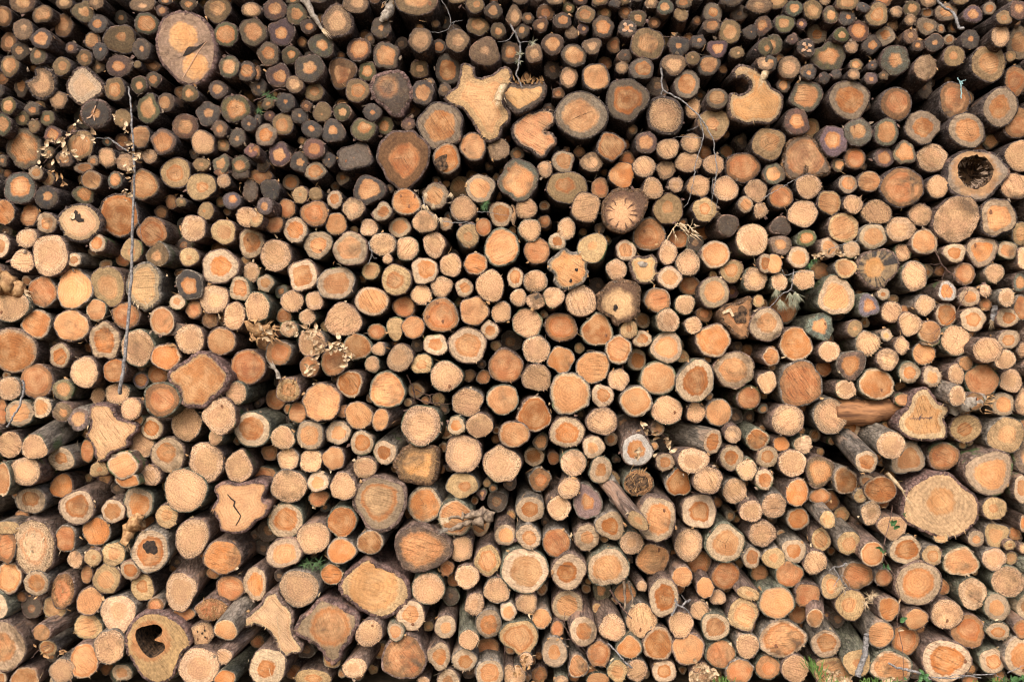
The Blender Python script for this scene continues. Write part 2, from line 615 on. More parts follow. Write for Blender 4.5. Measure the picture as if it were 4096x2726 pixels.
def rays(c, R, n, r, lo=.05, hi=.8, wdt=.009, a0=None):
    """radial drying cracks: slim wedges just proud of the face"""
    V, Fc = [], []
    a0 = r.uniform(0, 6.28) if a0 is None else a0
    for k in range(n):
        a = a0 + 6.283 * k / n + r.gauss(0, .25)
        L = R * r.uniform(hi * .6, hi)
        pts = []
        for q in range(5):
            f = q / 4
            rr = R * lo + (L - R * lo) * f
            aa = a + r.gauss(0, .03)
            ww = R * wdt * (1 - f * .9)
            pts.append((rr * math.cos(aa) - ww * math.sin(aa), rr * math.sin(aa) + ww * math.cos(aa)))
            pts.append((rr * math.cos(aa) + ww * math.sin(aa), rr * math.sin(aa) - ww * math.cos(aa)))
        b = len(V)
        V += [(c.x + p[0], c.y - .0025, c.z + p[1]) for p in pts]
        Fc += [(b + 2 * q, b + 2 * q + 1, b + 2 * q + 3, b + 2 * q + 2) for q in range(4)]
    return V, Fc


def blob(c, rx, rz, r, n=18, irr=.2, yo=-.003):
    V = [(c.x, c.y + yo - .0015, c.z)]
    ph = [r.uniform(0, 6.28) for _ in range(3)]
    for i in range(n):
        th = 6.283 * i / n
        q = 1 + irr * (math.cos(2 * th + ph[0]) * .5 + math.cos(3 * th + ph[1]) * .5 + math.cos(5 * th + ph[2]) * .4)
        V.append((c.x + rx * q * math.cos(th), c.y + yo, c.z + rz * q * math.sin(th)))
    return V, [(0, i + 1, (i + 1) % n + 1) for i in range(n)]


# ------------------------------------------------------------------ the logs
LOGS = """
13,65,37,41,0,r,7,7,,|
89,11,54,41,0,g,5,2,,|
170,56,44,38,20,g,7,-1,,|
252,102,40,48,0,r,6,7,,|
257,10,36,27,0,p,6,0,,|
333,46,46,46,0,g,4,1,,|
385,10,31,27,0,p,4,-2,,|
392,94,43,37,0,k,5,1,,|
568,15,54,33,0,p,3,6,,|
648,41,25,26,0,g,5,3,,|
661,3,30,15,0,g,5,2,,|
753,17,34,26,0,g,4,-1,,|
870,39,56,53,0,b,6,4,,|
1005,39,41,30,0,p,8,-2,,|
91,117,40,46,0,p,3,-2,,|
165,154,50,38,20,g,6,-3,,|
33,167,33,41,0,r,6,14,,|
481,157,62,62,0,b,3,1,,|small-hearted tan log, nearest such upper-right of the rounded-triangle log
585,94,49,43,0,g,7,-3,,|
903,137,52,51,0,g,7,1,,|
1011,128,53,57,0,g,6,-1,,|grey-rimmed orange-hearted log, nearest such right of the double-hearted log
368,162,34,36,0,o,8,4,,|
80,204,37,36,0,g,4,2,,|
152,220,34,39,0,g,4,-1,,|
285,191,25,25,0,g,5,-1,,|
400,204,31,36,0,k,2,-0,,|
337,231,30,36,0,b,5,1,,|
566,196,37,44,0,g,2,-3,,|
39,263,40,48,0,b,7,3,,|
246,265,38,40,0,b,5,-3,,|
476,263,53,47,0,g,4,1,,|
392,266,28,27,0,g,3,6,,|
549,258,17,17,0,b,0,-3,,|
609,263,35,22,15,r,4,6,,|
916,266,44,48,0,g,6,-1,,|
985,285,39,42,0,g,6,-0,,|
85,348,30,41,0,g,5,13,,|
459,355,43,49,0,b,6,-3,,|
555,339,35,37,0,g,4,-2,,|
613,318,34,30,0,g,5,-0,,|
758,374,36,37,0,g,4,-2,,|
872,357,36,38,0,g,5,2,,|
0,363,14,26,0,k,1,7,,|
233,400,37,37,0,p,7,3,,|
33,422,32,37,0,g,6,-1,,|
128,435,30,30,0,g,4,-1,,|
87,472,30,32,0,g,4,5,,|
189,472,32,31,0,g,4,2,,|
592,435,50,61,0,g,6,-2,,|grey-rimmed orange-hearted log, nearest such right of the star-cracked grey log
663,409,35,39,0,g,6,-2,,|
489,472,35,38,0,b,2,2,,|
833,455,47,50,0,k,4,2,,|
942,433,57,63,0,g,6,3,,|grey-rimmed orange-hearted log, nearest such lower-right of the double-hearted log
740,505,53,52,0,g,5,3,,|
996,494,33,33,0,k,2,-2,,|
9,498,38,46,0,g,6,-1,,|
135,505,25,29,0,b,2,1,,|
98,594,73,84,0,g,7,7,,|large grey-rimmed orange-hearted log, nearest such straight below the bitten pale log
211,539,37,37,0,g,6,-1,,|
322,579,57,63,0,b,7,7,,|rim-marked tan log, nearest such lower-left of the star-cracked grey log
196,609,24,24,0,g,3,5,,|
257,635,35,34,0,g,5,4,,|
561,546,39,48,0,o,8,-1,,|
653,566,51,52,0,g,7,-2,,|
811,570,49,49,0,p,9,-3,,|
879,515,33,34,0,g,4,-2,,|
948,550,37,37,0,g,2,1,,|
892,579,26,29,0,b,5,3,,|
428,629,37,40,0,p,8,-2,,|
500,648,37,38,0,p,5,-3,,|
598,624,33,31,0,p,4,3,,|
372,644,24,24,0,o,5,5,,|
805,657,36,27,0,b,3,-1,,|
885,657,37,38,0,g,5,-2,,|
961,657,40,37,0,g,5,1,,|
1005,602,27,29,0,g,2,-13,,|
9,642,20,26,0,g,3,5,,|
335,672,40,24,0,o,7,5,,|
522,418,26,33,0,g,4,13,,|
79,752,65,67,0,g,6,2,,|large grey-rimmed orange-hearted log, nearest such upper-left of the black-starred log
144,691,30,28,0,o,6,-3,,|
191,715,27,30,0,b,6,4,,|
365,719,44,40,0,o,8,2,,|
460,720,31,35,0,g,7,-2,,|
576,739,52,65,0,b,9,1,,|rim-marked tan log, nearest such upper-right of the black-starred log
703,691,63,64,0,b,6,3,,|rim-marked tan log, nearest such straight below the double-hearted log
803,745,63,59,0,b,4,1,,|small-hearted tan log, nearest such upper-right of the torn pale log
894,723,30,30,0,p,5,-2,,|
885,689,30,17,0,g,4,-2,,|
961,689,39,28,0,d,0,1,,|
1001,760,33,48,0,d,0,4,,|
185,789,49,48,0,k,4,2,,|
335,778,46,40,0,g,6,14,,|
13,847,46,53,0,o,8,-0,,|
117,860,40,46,0,r,8,7,,|
186,891,44,43,0,o,6,2,,|
476,860,79,89,0,o,9,1,,|large smooth orange log, nearest such right of the black-starred log
685,808,25,30,0,r,6,15,,|
723,808,22,20,0,g,3,-0,,|
824,843,35,37,0,b,2,1,,|
927,802,37,37,0,g,4,-0,,|
609,926,56,60,0,r,8,-1,,|reddish brown log, nearest such straight above the torn pale log
772,913,52,57,0,p,7,-1,,|
894,926,52,51,0,b,6,-2,,|
987,867,43,44,0,p,8,-13,,|
1005,973,52,61,0,o,7,3,,|thin-rimmed orange log, nearest such upper-right of the torn pale log
0,982,39,54,0,o,6,3,,|
107,952,43,42,0,p,7,1,,|
91,1043,45,48,0,p,7,-0,,|
200,1021,77,86,0,p,7,-3,,|large rough-rimmed pale log, nearest such lower-left of the black-starred log
389,973,36,38,0,o,7,-4,,|
526,1000,44,50,0,b,4,-1,,|
296,1039,29,29,0,o,6,-3,,|
631,1017,48,51,0,g,4,-1,,|
756,1026,40,40,0,b,3,-1,,|
879,1065,80,70,0,o,6,-0,,|large broad-rimmed orange-hearted log, nearest such right of the torn pale log
1005,1087,35,40,0,p,6,6,,|
167,1167,63,65,0,r,9,1,,|reddish brown log, nearest such lower-left of the black-starred log
296,1154,72,85,0,o,8,-1,,|large smooth orange log, nearest such straight below the black-starred log
431,1143,67,85,-12,b,6,-0,,|large rim-marked tan log, nearest such left of the torn pale log
757,1139,61,57,0,k,6,-1,,|black-stained log, nearest such right of the torn pale log
855,1195,62,59,0,p,5,1,,|rough-rimmed pale log, nearest such right of the torn pale log
959,1156,44,49,0,o,7,-1,,|
39,1221,83,67,0,p,8,-2,,|large pale rough-sawn log, nearest such lower-left of the black-starred log
385,1239,44,46,0,o,8,-1,,|
502,1261,57,57,0,r,8,1,,|reddish brown log, nearest such lower-left of the torn pale log
709,1208,33,31,0,o,5,-1,,|
774,1237,34,37,0,r,7,3,,|
840,1278,34,34,0,r,6,6,,|
937,1263,44,57,0,p,9,0,,|
648,1284,51,61,0,o,9,-3,,|smooth orange log, nearest such lower-right of the torn pale log
146,1295,57,62,0,o,8,-0,,|smooth orange log, nearest such lower-left of the black-starred log
285,1302,74,65,0,o,8,-1,,|large smooth orange log, nearest such lower-left of the torn pale log
696,1317,52,26,0,d,0,-1,,|
892,1274,39,35,0,d,4,10,,|
54,1401,96,92,0,o,9,-0,,|large smooth orange log, nearest such upper-left of the three-lobed pale log
418,1362,65,75,0,o,7,1,,|large thin-rimmed orange log, nearest such lower-left of the torn pale log
550,1390,69,75,0,p,8,2,,|large pale rough-sawn log, nearest such straight below the torn pale log
759,1355,60,60,0,p,7,-1,,|rough-rimmed pale log, nearest such straight above the fan-faced brown log
885,1364,60,57,0,o,8,1,,|smooth orange log, nearest such upper-right of the fan-faced brown log
239,1421,45,51,0,o,7,1,,|
663,1425,57,57,0,o,8,2,,|smooth orange log, nearest such upper-left of the fan-faced brown log
337,1488,57,65,0,p,8,-1,,|pale rough-sawn log, nearest such straight above the three-lobed pale log
146,1523,64,72,0,r,8,2,,|large reddish brown log, nearest such upper-left of the three-lobed pale log
458,1481,48,49,0,o,8,2,,|
35,1553,49,49,0,p,7,1,,|
252,1558,44,44,0,g,6,3,,|
470,1573,51,44,0,p,8,7,,|
392,1582,30,35,0,p,8,15,,|
992,1466,69,73,0,r,9,0,,|large reddish brown log, nearest such upper-left of the half-broken log
646,1597,75,72,0,r,7,-13,,|large reddish brown log, nearest such lower-left of the fan-faced brown log
524,1634,43,46,0,p,9,-4,,|
944,1571,43,48,0,p,8,-8,,|
78,1651,56,57,0,o,7,-0,,|thin-rimmed orange log, nearest such left of the three-lobed pale log
167,1629,40,44,0,o,7,1,,|
250,1647,41,40,0,g,4,-4,,|
315,1675,43,47,0,g,6,-4,,|
879,1664,69,73,0,p,7,-13,,|large rough-rimmed pale log, nearest such lower-right of the fan-faced brown log
607,1712,46,47,0,o,7,2,,|
746,1695,64,67,0,p,9,0,,|large pale rough-sawn log, nearest such straight below the fan-faced brown log
1009,1716,74,74,0,o,7,-3,,|large thin-rimmed orange log, nearest such lower-left of the half-broken log
137,1788,53,51,0,p,9,-17,,|
39,1777,50,57,0,p,9,1,,|
246,1836,56,49,0,o,5,-4,,|
566,1777,50,59,0,p,9,4,,|
672,1819,69,74,0,o,6,1,,|large broad-rimmed orange-hearted log, nearest such right of the three-lobed pale log
861,1749,31,31,0,p,9,-13,,|
824,1847,73,83,0,p,7,-4,,|large rough-rimmed pale log, nearest such upper-left of the cracked slab log
955,1866,54,67,0,p,8,-3,,|large pale rough-sawn log, nearest such straight above the cracked slab log
100,1884,64,60,0,p,7,-13,,|rough-rimmed pale log, nearest such straight above the splintery pale log
394,1877,36,31,-20,b,3,-2,,|
492,1860,63,56,0,o,8,-13,,|smooth orange log, nearest such lower-right of the three-lobed pale log
509,1921,50,30,0,o,9,-13,,|
600,1901,41,44,0,p,6,-4,,|
9,1916,37,70,0,o,8,-17,,|
246,1943,46,50,0,o,8,4,,|
122,2001,60,57,0,o,6,-3,,|broad-rimmed orange-hearted log, nearest such straight above the splintery pale log
308,2028,70,71,0,o,7,-2,,|large thin-rimmed orange log, nearest such upper-right of the splintery pale log
552,2015,62,70,0,o,7,-1,,|large thin-rimmed orange log, nearest such straight above the clover-holed log
740,1960,91,87,30,p,9,-4,,|large pale rough-sawn log, nearest such left of the cracked slab log
452,2043,51,48,0,o,7,-2,,|
348,1803,30,48,0,r,9,3,,|
9,1647,26,52,0,r,8,5,,|
544,1677,30,28,0,r,7,-1,,|
666,2064,47,49,0,b,5,1,,|
135,2188,89,120,0,c,8,-3,f,S20|big tall pale log with torn splintery face and bluish edge
261,2153,43,56,0,r,9,-2,,|
385,2124,54,61,0,o,9,2,,|smooth orange log, nearest such left of the clover-holed log
601,2203,78,85,0,o,8,-5,h,S21|orange log with a clover-shaped rotten hole and dark slot below
768,2151,65,84,15,p,8,-3,,|large pale rough-sawn log, nearest such right of the clover-holed log
890,2227,75,73,0,o,8,-1,,|large smooth orange log, nearest such straight above the torn reddish log
300,2235,31,38,-10,p,8,-1,,|
370,2229,34,38,0,b,3,-2,,|
452,2216,49,49,0,b,5,1,,|
520,2279,43,40,20,o,7,-1,,|
24,2183,41,72,0,r,7,-3,,|
37,2309,52,64,0,o,9,1,,|
144,2331,54,51,-15,o,7,-3,,|
250,2362,48,74,0,r,7,0,f,S22|rough brown slanted oval log with coarse sawdust face
346,2296,23,37,0,r,6,4,,|
426,2314,59,60,0,b,6,0,,|rim-marked tan log, nearest such right of the rough brown oval log
570,2349,50,57,0,b,5,3,,|
357,2403,50,59,15,o,8,2,,|
722,2364,64,75,0,p,7,-0,,|large rough-rimmed pale log, nearest such upper-left of the torn reddish log
920,2351,59,56,0,r,8,6,,|reddish brown log, nearest such upper-right of the torn reddish log
1020,2333,50,70,0,o,7,1,,|large thin-rimmed orange log, nearest such upper-left of the shoe-shaped log
622,2419,33,30,0,r,7,-1,,|
218,2429,47,50,0,b,7,4,,|
472,2453,72,79,0,p,5,-1,,|large rough-rimmed pale log, nearest such upper-left of the heart-hollowed log
846,2436,65,46,0,r,7,0,f,S23|broken reddish log end with coarse torn splinters
903,2518,48,48,0,o,9,-15,,|
807,2536,47,51,0,p,8,3,n,S24|pale orange log with a few black dots on its face
165,2529,35,37,0,o,8,-8,,|
735,2457,44,30,0,r,8,4,,|
352,2505,59,52,20,b,7,7,,|rim-marked tan log, nearest such lower-right of the rough brown oval log
437,2586,65,73,0,p,8,-3,,|large pale rough-sawn log, nearest such left of the heart-hollowed log
335,2642,61,70,0,o,9,-2,,|large smooth orange log, nearest such straight below the rough brown oval log
191,2590,39,35,0,b,8,5,,|
13,2583,98,104,0,o,6,-1,,|large broad-rimmed orange-hearted log, nearest such lower-left of the rough brown oval log
248,2681,54,52,0,p,8,-2,,|
100,2710,57,46,0,o,9,1,,|
487,2688,39,39,0,o,6,7,,|
796,2666,84,76,0,p,6,-5,,|large rough-rimmed pale log, nearest such straight below the black-dotted log
896,2623,33,34,0,p,7,-17,,|
900,2710,44,33,0,o,8,-9,,|
4,2710,24,35,0,o,6,4,,|
26,2109,61,26,0,b,2,-3,,|
87,2064,30,26,0,r,8,15,,|
1100,37,49,48,0,g,5,3,,|
1185,56,44,44,0,g,5,1,,|
1170,3,26,15,0,g,4,1,,|
1233,104,35,30,0,g,4,-1,,|
1126,128,56,57,0,g,4,3,,|grey-rimmed orange-hearted log, nearest such left of the humped tan log
1285,181,52,50,0,g,4,-0,,|
1074,215,47,47,0,g,5,-1,,|
1161,220,37,37,0,g,4,-1,,|
1435,198,50,50,0,g,7,3,,|
1544,222,54,57,0,g,7,-0,,|grey-rimmed orange-hearted log, nearest such straight above the drop-shaped dark log
1524,110,43,41,0,g,2,-1,,|
1561,33,20,35,10,g,1,5,,|
1422,15,54,39,0,p,5,-2,,|
1663,-9,89,76,0,b,6,-1,,|large rim-marked tan log, nearest such right of the humped tan log
1681,159,49,49,0,p,7,-0,,|
1829,161,47,47,0,p,5,-1,,|
1940,207,60,59,0,p,3,-3,,|rough-rimmed pale log, nearest such straight above the cream star-shaped log
1911,104,46,41,0,b,6,6,,|
1974,41,35,36,0,g,5,-3,,|
1901,17,38,38,0,b,4,0,,|
1992,122,31,33,0,g,4,-1,,|
1829,-4,37,20,0,b,4,3,,|
2042,209,41,46,0,g,5,6,,|
1237,272,60,60,0,g,4,-2,,|grey-rimmed orange-hearted log, nearest such lower-left of the humped tan log
1113,302,49,49,0,g,5,-1,,|
1178,337,37,37,0,p,6,-2,,|
1257,368,40,40,0,b,5,3,,|
1368,289,59,61,0,r,6,4,,|reddish brown log, nearest such straight below the humped tan log
1470,285,38,41,0,g,5,5,,|
1429,361,50,50,0,b,6,-0,,|
1677,276,40,37,0,b,4,16,,|
1792,278,54,61,0,o,7,15,,|
1690,370,47,52,0,k,7,1,,|
1650,442,33,30,0,g,3,13,,|
1072,415,27,24,0,g,3,2,,|
1141,409,40,39,0,k,2,-1,,|
1226,424,24,24,0,g,3,0,,|
1289,448,40,40,0,b,1,-1,,|
1368,448,38,38,0,g,4,-1,,|
1489,448,36,36,0,k,3,-0,,|
1033,346,34,38,0,k,2,5,,|
1078,463,22,22,0,g,2,4,,|
1131,496,44,47,0,b,6,1,,|
1198,463,35,33,0,k,2,1,,|
1248,518,40,37,0,k,3,-3,,|
1333,524,47,49,0,k,4,-1,,|
1452,518,49,49,0,g,5,-0,,|
1539,502,38,36,0,g,5,7,,|
1633,496,30,26,0,g,2,2,,|
1063,539,46,47,0,o,6,0,,|
1255,594,46,43,0,g,5,-3,,|
1118,618,45,50,0,g,5,2,,|
1198,648,38,40,0,k,4,-0,,|
1315,639,27,32,0,k,1,0,,|
1418,626,72,59,0,d,0,1,,|large dark weathered log, nearest such left of the off-centre reddish log
1050,657,28,30,0,d,2,3,,|
1761,502,96,92,20,o,7,-3,,|large thin-rimmed orange log, nearest such straight above the rotten-pocket log
1892,585,54,61,0,o,8,-3,,|smooth orange log, nearest such upper-right of the rotten-pocket log
1994,596,44,48,0,p,0,-1,,|
1031,479,13,24,0,k,1,0,,|
1024,605,17,26,0,r,4,-13,,|
1028,291,15,30,0,r,4,1,,|
1594,483,22,17,0,d,0,14,,|
1614,632,104,117,0,r,6,-0,w,S6|large round grey and tan log with an off-centre reddish heart
1787,633,54,63,0,o,8,-3,h,S7|orange log with a crumbling brown rotten pocket at its side
1041,704,50,33,0,r,5,5,,|
1261,684,44,39,0,o,7,-0,,|
1081,759,40,45,0,k,0,-0,,|
1059,823,34,36,0,g,4,-13,,|
1200,779,33,36,0,b,2,2,,|
1262,776,29,29,0,b,0,2,,|
1339,797,33,38,0,o,6,4,,|
1146,834,39,39,0,r,8,5,,|
1259,854,57,54,0,r,7,0,,|reddish brown log, nearest such left of the oval-knotted log
1474,760,66,59,0,k,7,-0,,|large black-stained log, nearest such left of the oval-knotted log
1413,834,47,44,0,p,5,-1,,|
1529,847,41,38,0,o,6,-2,,|
1624,808,60,56,0,o,8,1,n,S8|rough orange log dotted with several oval knots
1742,782,53,53,0,o,7,2,,|
1920,752,60,60,0,o,7,-3,,|thin-rimmed orange log, nearest such lower-right of the rotten-pocket log
1853,834,54,52,0,p,8,-2,,|
2003,856,50,52,0,o,7,2,,|
1933,908,33,37,0,r,9,-2,,|
1096,897,37,37,0,r,8,-2,,|
1024,869,30,41,0,b,6,-13,,|
1181,919,49,54,0,o,7,1,,|
1344,895,47,44,0,o,8,2,,|
1476,910,37,37,0,p,3,3,,|
1599,909,44,43,0,o,7,6,,|
1700,886,53,46,0,p,8,-3,,|
1784,895,28,27,0,o,5,6,,|
1874,941,45,50,0,b,4,-2,s,S9|tan octagonal log with slanting stripes and reddish middle
1737,978,46,52,0,p,7,1,,|
1272,978,59,54,0,o,6,3,,|broad-rimmed orange-hearted log, nearest such lower-left of the oval-knotted log
1102,1021,61,67,0,p,7,1,,|large rough-rimmed pale log, nearest such right of the torn pale log
1402,995,70,70,0,o,7,-2,,|large thin-rimmed orange log, nearest such lower-left of the oval-knotted log
1531,976,53,47,0,p,8,-1,,|
1629,993,47,50,0,p,8,3,,|
2007,989,72,77,0,o,8,-4,,|large smooth orange log, nearest such right of the striped octagonal log
1211,1100,63,66,0,o,7,1,,|large thin-rimmed orange log, nearest such straight above the half-broken log
1344,1132,70,72,0,o,7,-1,,|large thin-rimmed orange log, nearest such straight above the cross-cracked log
1483,1082,37,36,0,b,7,4,,|
1550,1034,21,22,0,p,5,-1,,|
1585,1119,61,64,0,b,6,-3,,|rim-marked tan log, nearest such upper-left of the three-knot reddish log
1698,1082,56,56,0,o,7,-2,,|thin-rimmed orange log, nearest such straight above the three-knot reddish log
1803,1060,46,48,0,p,8,-1,,|
1903,1054,49,46,0,o,9,-3,,|
1961,1143,59,64,0,p,9,-3,,|pale rough-sawn log, nearest such lower-right of the striped octagonal log
1766,1145,44,44,0,p,7,0,,|
1857,1150,37,38,0,o,6,1,,|
1061,1132,34,36,0,o,6,2,,|
1028,1228,50,64,0,p,9,-2,,|pale rough-sawn log, nearest such straight above the half-broken log
1168,1204,46,46,0,p,8,-0,,|
1257,1202,37,40,0,p,6,-1,,|
1685,1178,43,41,0,p,8,1,,|
1487,1204,70,59,0,o,8,-0,,|large smooth orange log, nearest such left of the three-knot reddish log
1616,1226,47,44,0,r,9,7,,|
1764,1261,72,70,0,r,8,-1,n,S10|reddish square-cornered log with three knots along one side
1896,1243,59,59,0,o,8,-3,,|smooth orange log, nearest such right of the three-knot reddish log
2005,1248,41,44,0,p,9,1,,|
1959,1321,38,37,0,o,6,-2,,|
1653,1308,48,46,0,o,8,1,,|
1372,1280,72,70,0,p,9,0,,|large pale rough-sawn log, nearest such straight above the cross-cracked log
1229,1267,34,33,0,p,6,2,,|
1155,1315,36,35,0,p,5,0,,|
1507,1326,39,33,0,r,8,1,,|
1581,1313,35,50,0,b,0,4,,|
1870,1381,78,75,0,o,7,-2,,|large thin-rimmed orange log, nearest such lower-right of the three-knot reddish log
1742,1378,50,45,0,o,6,-1,,|
1429,1386,59,54,0,o,8,2,,|smooth orange log, nearest such straight above the cross-cracked log
1247,1371,57,57,0,p,8,0,,|pale rough-sawn log, nearest such upper-right of the half-broken log
1113,1410,56,52,0,r,7,-2,,|
1335,1447,54,57,0,r,8,-2,,|reddish brown log, nearest such upper-left of the cross-cracked log
1237,1466,41,43,0,r,5,-1,,|
1515,1395,30,28,0,p,7,1,,|
1600,1431,52,57,0,p,6,-2,,|
1489,1456,33,33,0,p,7,1,,|
1687,1455,43,43,0,b,5,1,,|
1784,1504,65,62,0,p,8,-2,,|pale rough-sawn log, nearest such straight below the three-knot reddish log
2023,1464,70,70,0,r,9,1,,|large reddish brown log, nearest such lower-right of the three-knot reddish log
1152,1560,51,50,0,b,6,-2,f,S12|half-broken rough log with a splintered brown face
1287,1608,76,80,0,o,9,-4,,|large smooth orange log, nearest such lower-left of the cross-cracked log
1399,1534,54,57,0,o,8,1,w,S13|orange log with a cross-shaped crack over its heart
1548,1560,73,75,0,o,9,-2,,|large smooth orange log, nearest such right of the cross-cracked log
1870,1608,62,60,0,p,9,2,,|pale rough-sawn log, nearest such upper-right of the ragged squarish log
2011,1597,64,63,0,o,9,-0,,|smooth orange log, nearest such lower-right of the three-knot reddish log
1191,1649,40,44,0,r,9,4,,|
1435,1660,57,56,0,o,8,2,,|smooth orange log, nearest such straight below the cross-cracked log
1522,1677,34,49,15,o,8,-3,,|
1685,1699,79,83,0,p,7,-1,,|large rough-rimmed pale log, nearest such straight above the ragged squarish log
1131,1749,49,49,0,p,8,-3,,|
1239,1740,60,59,0,o,7,-2,,|thin-rimmed orange log, nearest such lower-right of the half-broken log
1352,1729,51,50,0,o,6,3,,|
1448,1771,47,51,0,o,7,1,,|
1825,1701,37,40,0,o,6,-2,,|
1918,1701,56,50,0,p,9,-2,,|
1539,1808,47,52,0,o,6,3,,|
1853,1814,75,77,0,p,7,-1,,|large rough-rimmed pale log, nearest such right of the ragged squarish log
2007,1856,73,77,0,p,7,-0,,|large rough-rimmed pale log, nearest such right of the orange-ringed brown log
2055,1736,61,57,0,o,8,-2,,|smooth orange log, nearest such right of the ragged squarish log
1152,1834,44,48,0,p,8,1,,|
1244,1843,46,48,0,p,9,-1,,|
1334,1832,47,46,0,o,8,-2,,|
1459,1869,50,44,0,p,7,-1,,|
1848,1940,63,54,0,b,4,1,,|small-hearted tan log, nearest such lower-right of the ragged squarish log
1155,1943,73,67,0,p,8,-1,,|large pale rough-sawn log, nearest such right of the cracked slab log
1272,1925,44,43,0,o,6,-1,,|
1372,1945,53,57,0,p,9,-2,,|pale rough-sawn log, nearest such upper-left of the orange-ringed brown log
1274,1990,43,35,0,r,8,6,,|
1520,2008,112,112,0,d,7,-1,c,S14|big brown log with a bright curling orange ring
1699,2017,73,72,0,o,8,2,,|large smooth orange log, nearest such straight below the ragged squarish log
1054,1903,57,39,0,r,6,15,,|
1111,1686,48,30,0,d,4,27,,|
1372,1642,35,26,0,r,5,2,,|
1142,2081,72,70,0,o,7,1,,|large thin-rimmed orange log, nearest such right of the cracked slab log
1368,2085,60,64,0,o,8,0,,|smooth orange log, nearest such lower-left of the orange-ringed brown log
1822,2070,70,76,0,o,9,-1,,|large smooth orange log, nearest such lower-right of the ragged squarish log
1252,2151,67,69,0,p,8,-1,,|large pale rough-sawn log, nearest such lower-left of the orange-ringed brown log
1135,2211,75,61,-8,o,7,-2,,|large thin-rimmed orange log, nearest such lower-right of the cracked slab log
1365,2203,59,51,0,o,8,-3,,|smooth orange log, nearest such upper-left of the pointed-top large log
1481,2168,54,49,0,o,8,-2,,|
1686,2194,110,99,0,g,7,-5,,|large grey-rimmed orange-hearted log, nearest such upper-right of the pointed-top large log
1846,2194,47,53,0,p,8,2,,|
1951,2240,53,64,0,b,7,-0,,|rim-marked tan log, nearest such right of the pointed-top large log
2020,2138,44,44,0,o,7,2,,|
1868,2305,50,50,0,p,7,-3,,|
1986,2361,53,54,0,p,8,-0,,|
1196,2351,80,75,0,p,7,-4,,|large rough-rimmed pale log, nearest such upper-right of the shoe-shaped log
1326,2296,47,41,15,o,8,1,,|
1713,2353,67,65,0,p,8,-0,,|large pale rough-sawn log, nearest such right of the pointed-top large log
1644,2462,57,63,0,o,6,-0,,|broad-rimmed orange-hearted log, nearest such straight above the fine-striped reddish log
1583,2526,35,37,0,o,7,-4,,|
1899,2416,41,46,0,p,5,-2,,|
1955,2492,52,61,0,o,7,-2,,|thin-rimmed orange log, nearest such right of the fine-striped reddish log
2033,2444,33,39,0,o,7,-1,,|
1781,2505,44,49,0,o,5,-1,,|
1874,2557,41,43,0,p,9,-6,,|
1476,2531,54,56,0,p,7,-4,,|rough-rimmed pale log, nearest such right of the kite-shaped brown log
1418,2670,53,41,-8,p,5,-1,,|
1616,2627,91,91,0,r,8,-3,s,S25|large round reddish log with fine straight saw stripes
1757,2623,47,56,0,o,6,-2,,|
1857,2638,51,49,0,o,6,-1,,|
1951,2588,48,39,0,r,7,14,,|
1794,2714,46,41,0,o,5,-0,,|
1959,2692,59,57,0,o,7,-3,,|
1070,2666,72,82,0,o,5,-4,,|large broad-rimmed orange-hearted log, nearest such straight below the shoe-shaped log
1787,2270,30,33,0,r,6,4,,|
1250,2710,74,39,0,b,5,7,,|
1694,2720,26,17,0,p,5,1,,|
1803,2383,35,39,0,d,3,16,,|
2038,2697,26,44,0,p,6,-0,,|
2081,-9,35,27,0,p,5,3,,|
2220,-2,34,22,0,p,4,-2,,|
2322,2,27,20,0,g,4,1,,|
2400,-2,33,26,0,b,6,-1,,|
2459,13,25,18,0,k,0,1,,|
2500,2,20,17,0,b,4,1,,|
2057,63,31,41,0,p,6,-2,,|
2111,72,24,23,0,g,5,-2,,|
2181,51,37,34,0,r,5,3,,|
2274,33,24,22,0,g,5,4,,|
2250,82,37,35,0,g,5,-3,,|
2343,57,40,37,0,b,6,-1,,|
2418,50,28,26,0,g,6,6,,|
2413,107,43,46,0,g,6,-1,,|
2163,100,32,30,0,g,4,-1,,|
2089,124,31,29,0,g,4,-0,,|
2286,131,28,27,0,p,0,-1,,|
2333,115,24,24,0,g,3,1,,|
2503,50,28,27,0,r,5,6,,|
2605,11,27,25,0,p,5,-2,,|
2661,28,35,32,0,g,5,-2,,|
2735,9,34,25,0,g,5,1,,|
2552,72,35,35,0,g,4,-0,,|
2616,91,26,23,0,r,2,6,,|
2510,112,37,37,0,k,3,-0,w,S1|small black-stained log with a pale butterfly-shaped patch
2724,57,32,30,0,b,1,2,,|
2851,50,41,39,0,o,5,3,,|
2927,4,44,20,0,k,0,-3,,|
2959,52,33,31,0,d,3,6,,|
3038,20,54,33,0,p,4,-1,,|
2846,102,35,31,0,g,6,-3,,|
2920,126,48,49,0,b,6,0,,|
3003,128,30,29,0,k,1,-0,,|
3053,102,37,38,0,g,5,0,,|
2211,176,45,43,0,g,6,-1,,|
2296,221,49,48,0,g,7,-2,,|
2368,183,38,37,0,p,5,-3,,|
2455,181,28,33,0,r,6,7,,|
2591,174,72,66,0,b,6,-0,s,S2|large dark purplish log with bold slanting saw lines
2716,183,46,40,0,k,3,3,,|
2794,166,31,30,0,k,3,-3,,|
2870,194,41,37,0,g,5,-2,,|
2948,210,30,26,0,b,2,-3,,|
3062,187,30,39,0,g,3,-13,,|
2772,233,30,29,0,b,2,-3,,|
2696,257,50,45,0,p,6,-1,,|
2835,260,48,41,0,g,7,-1,,|
2135,213,37,39,0,p,5,-1,,|
2209,278,33,39,0,d,4,13,,|
2500,222,30,26,0,d,2,3,,|
2488,270,27,27,0,p,6,3,,|
2568,274,50,46,0,o,7,-2,,|
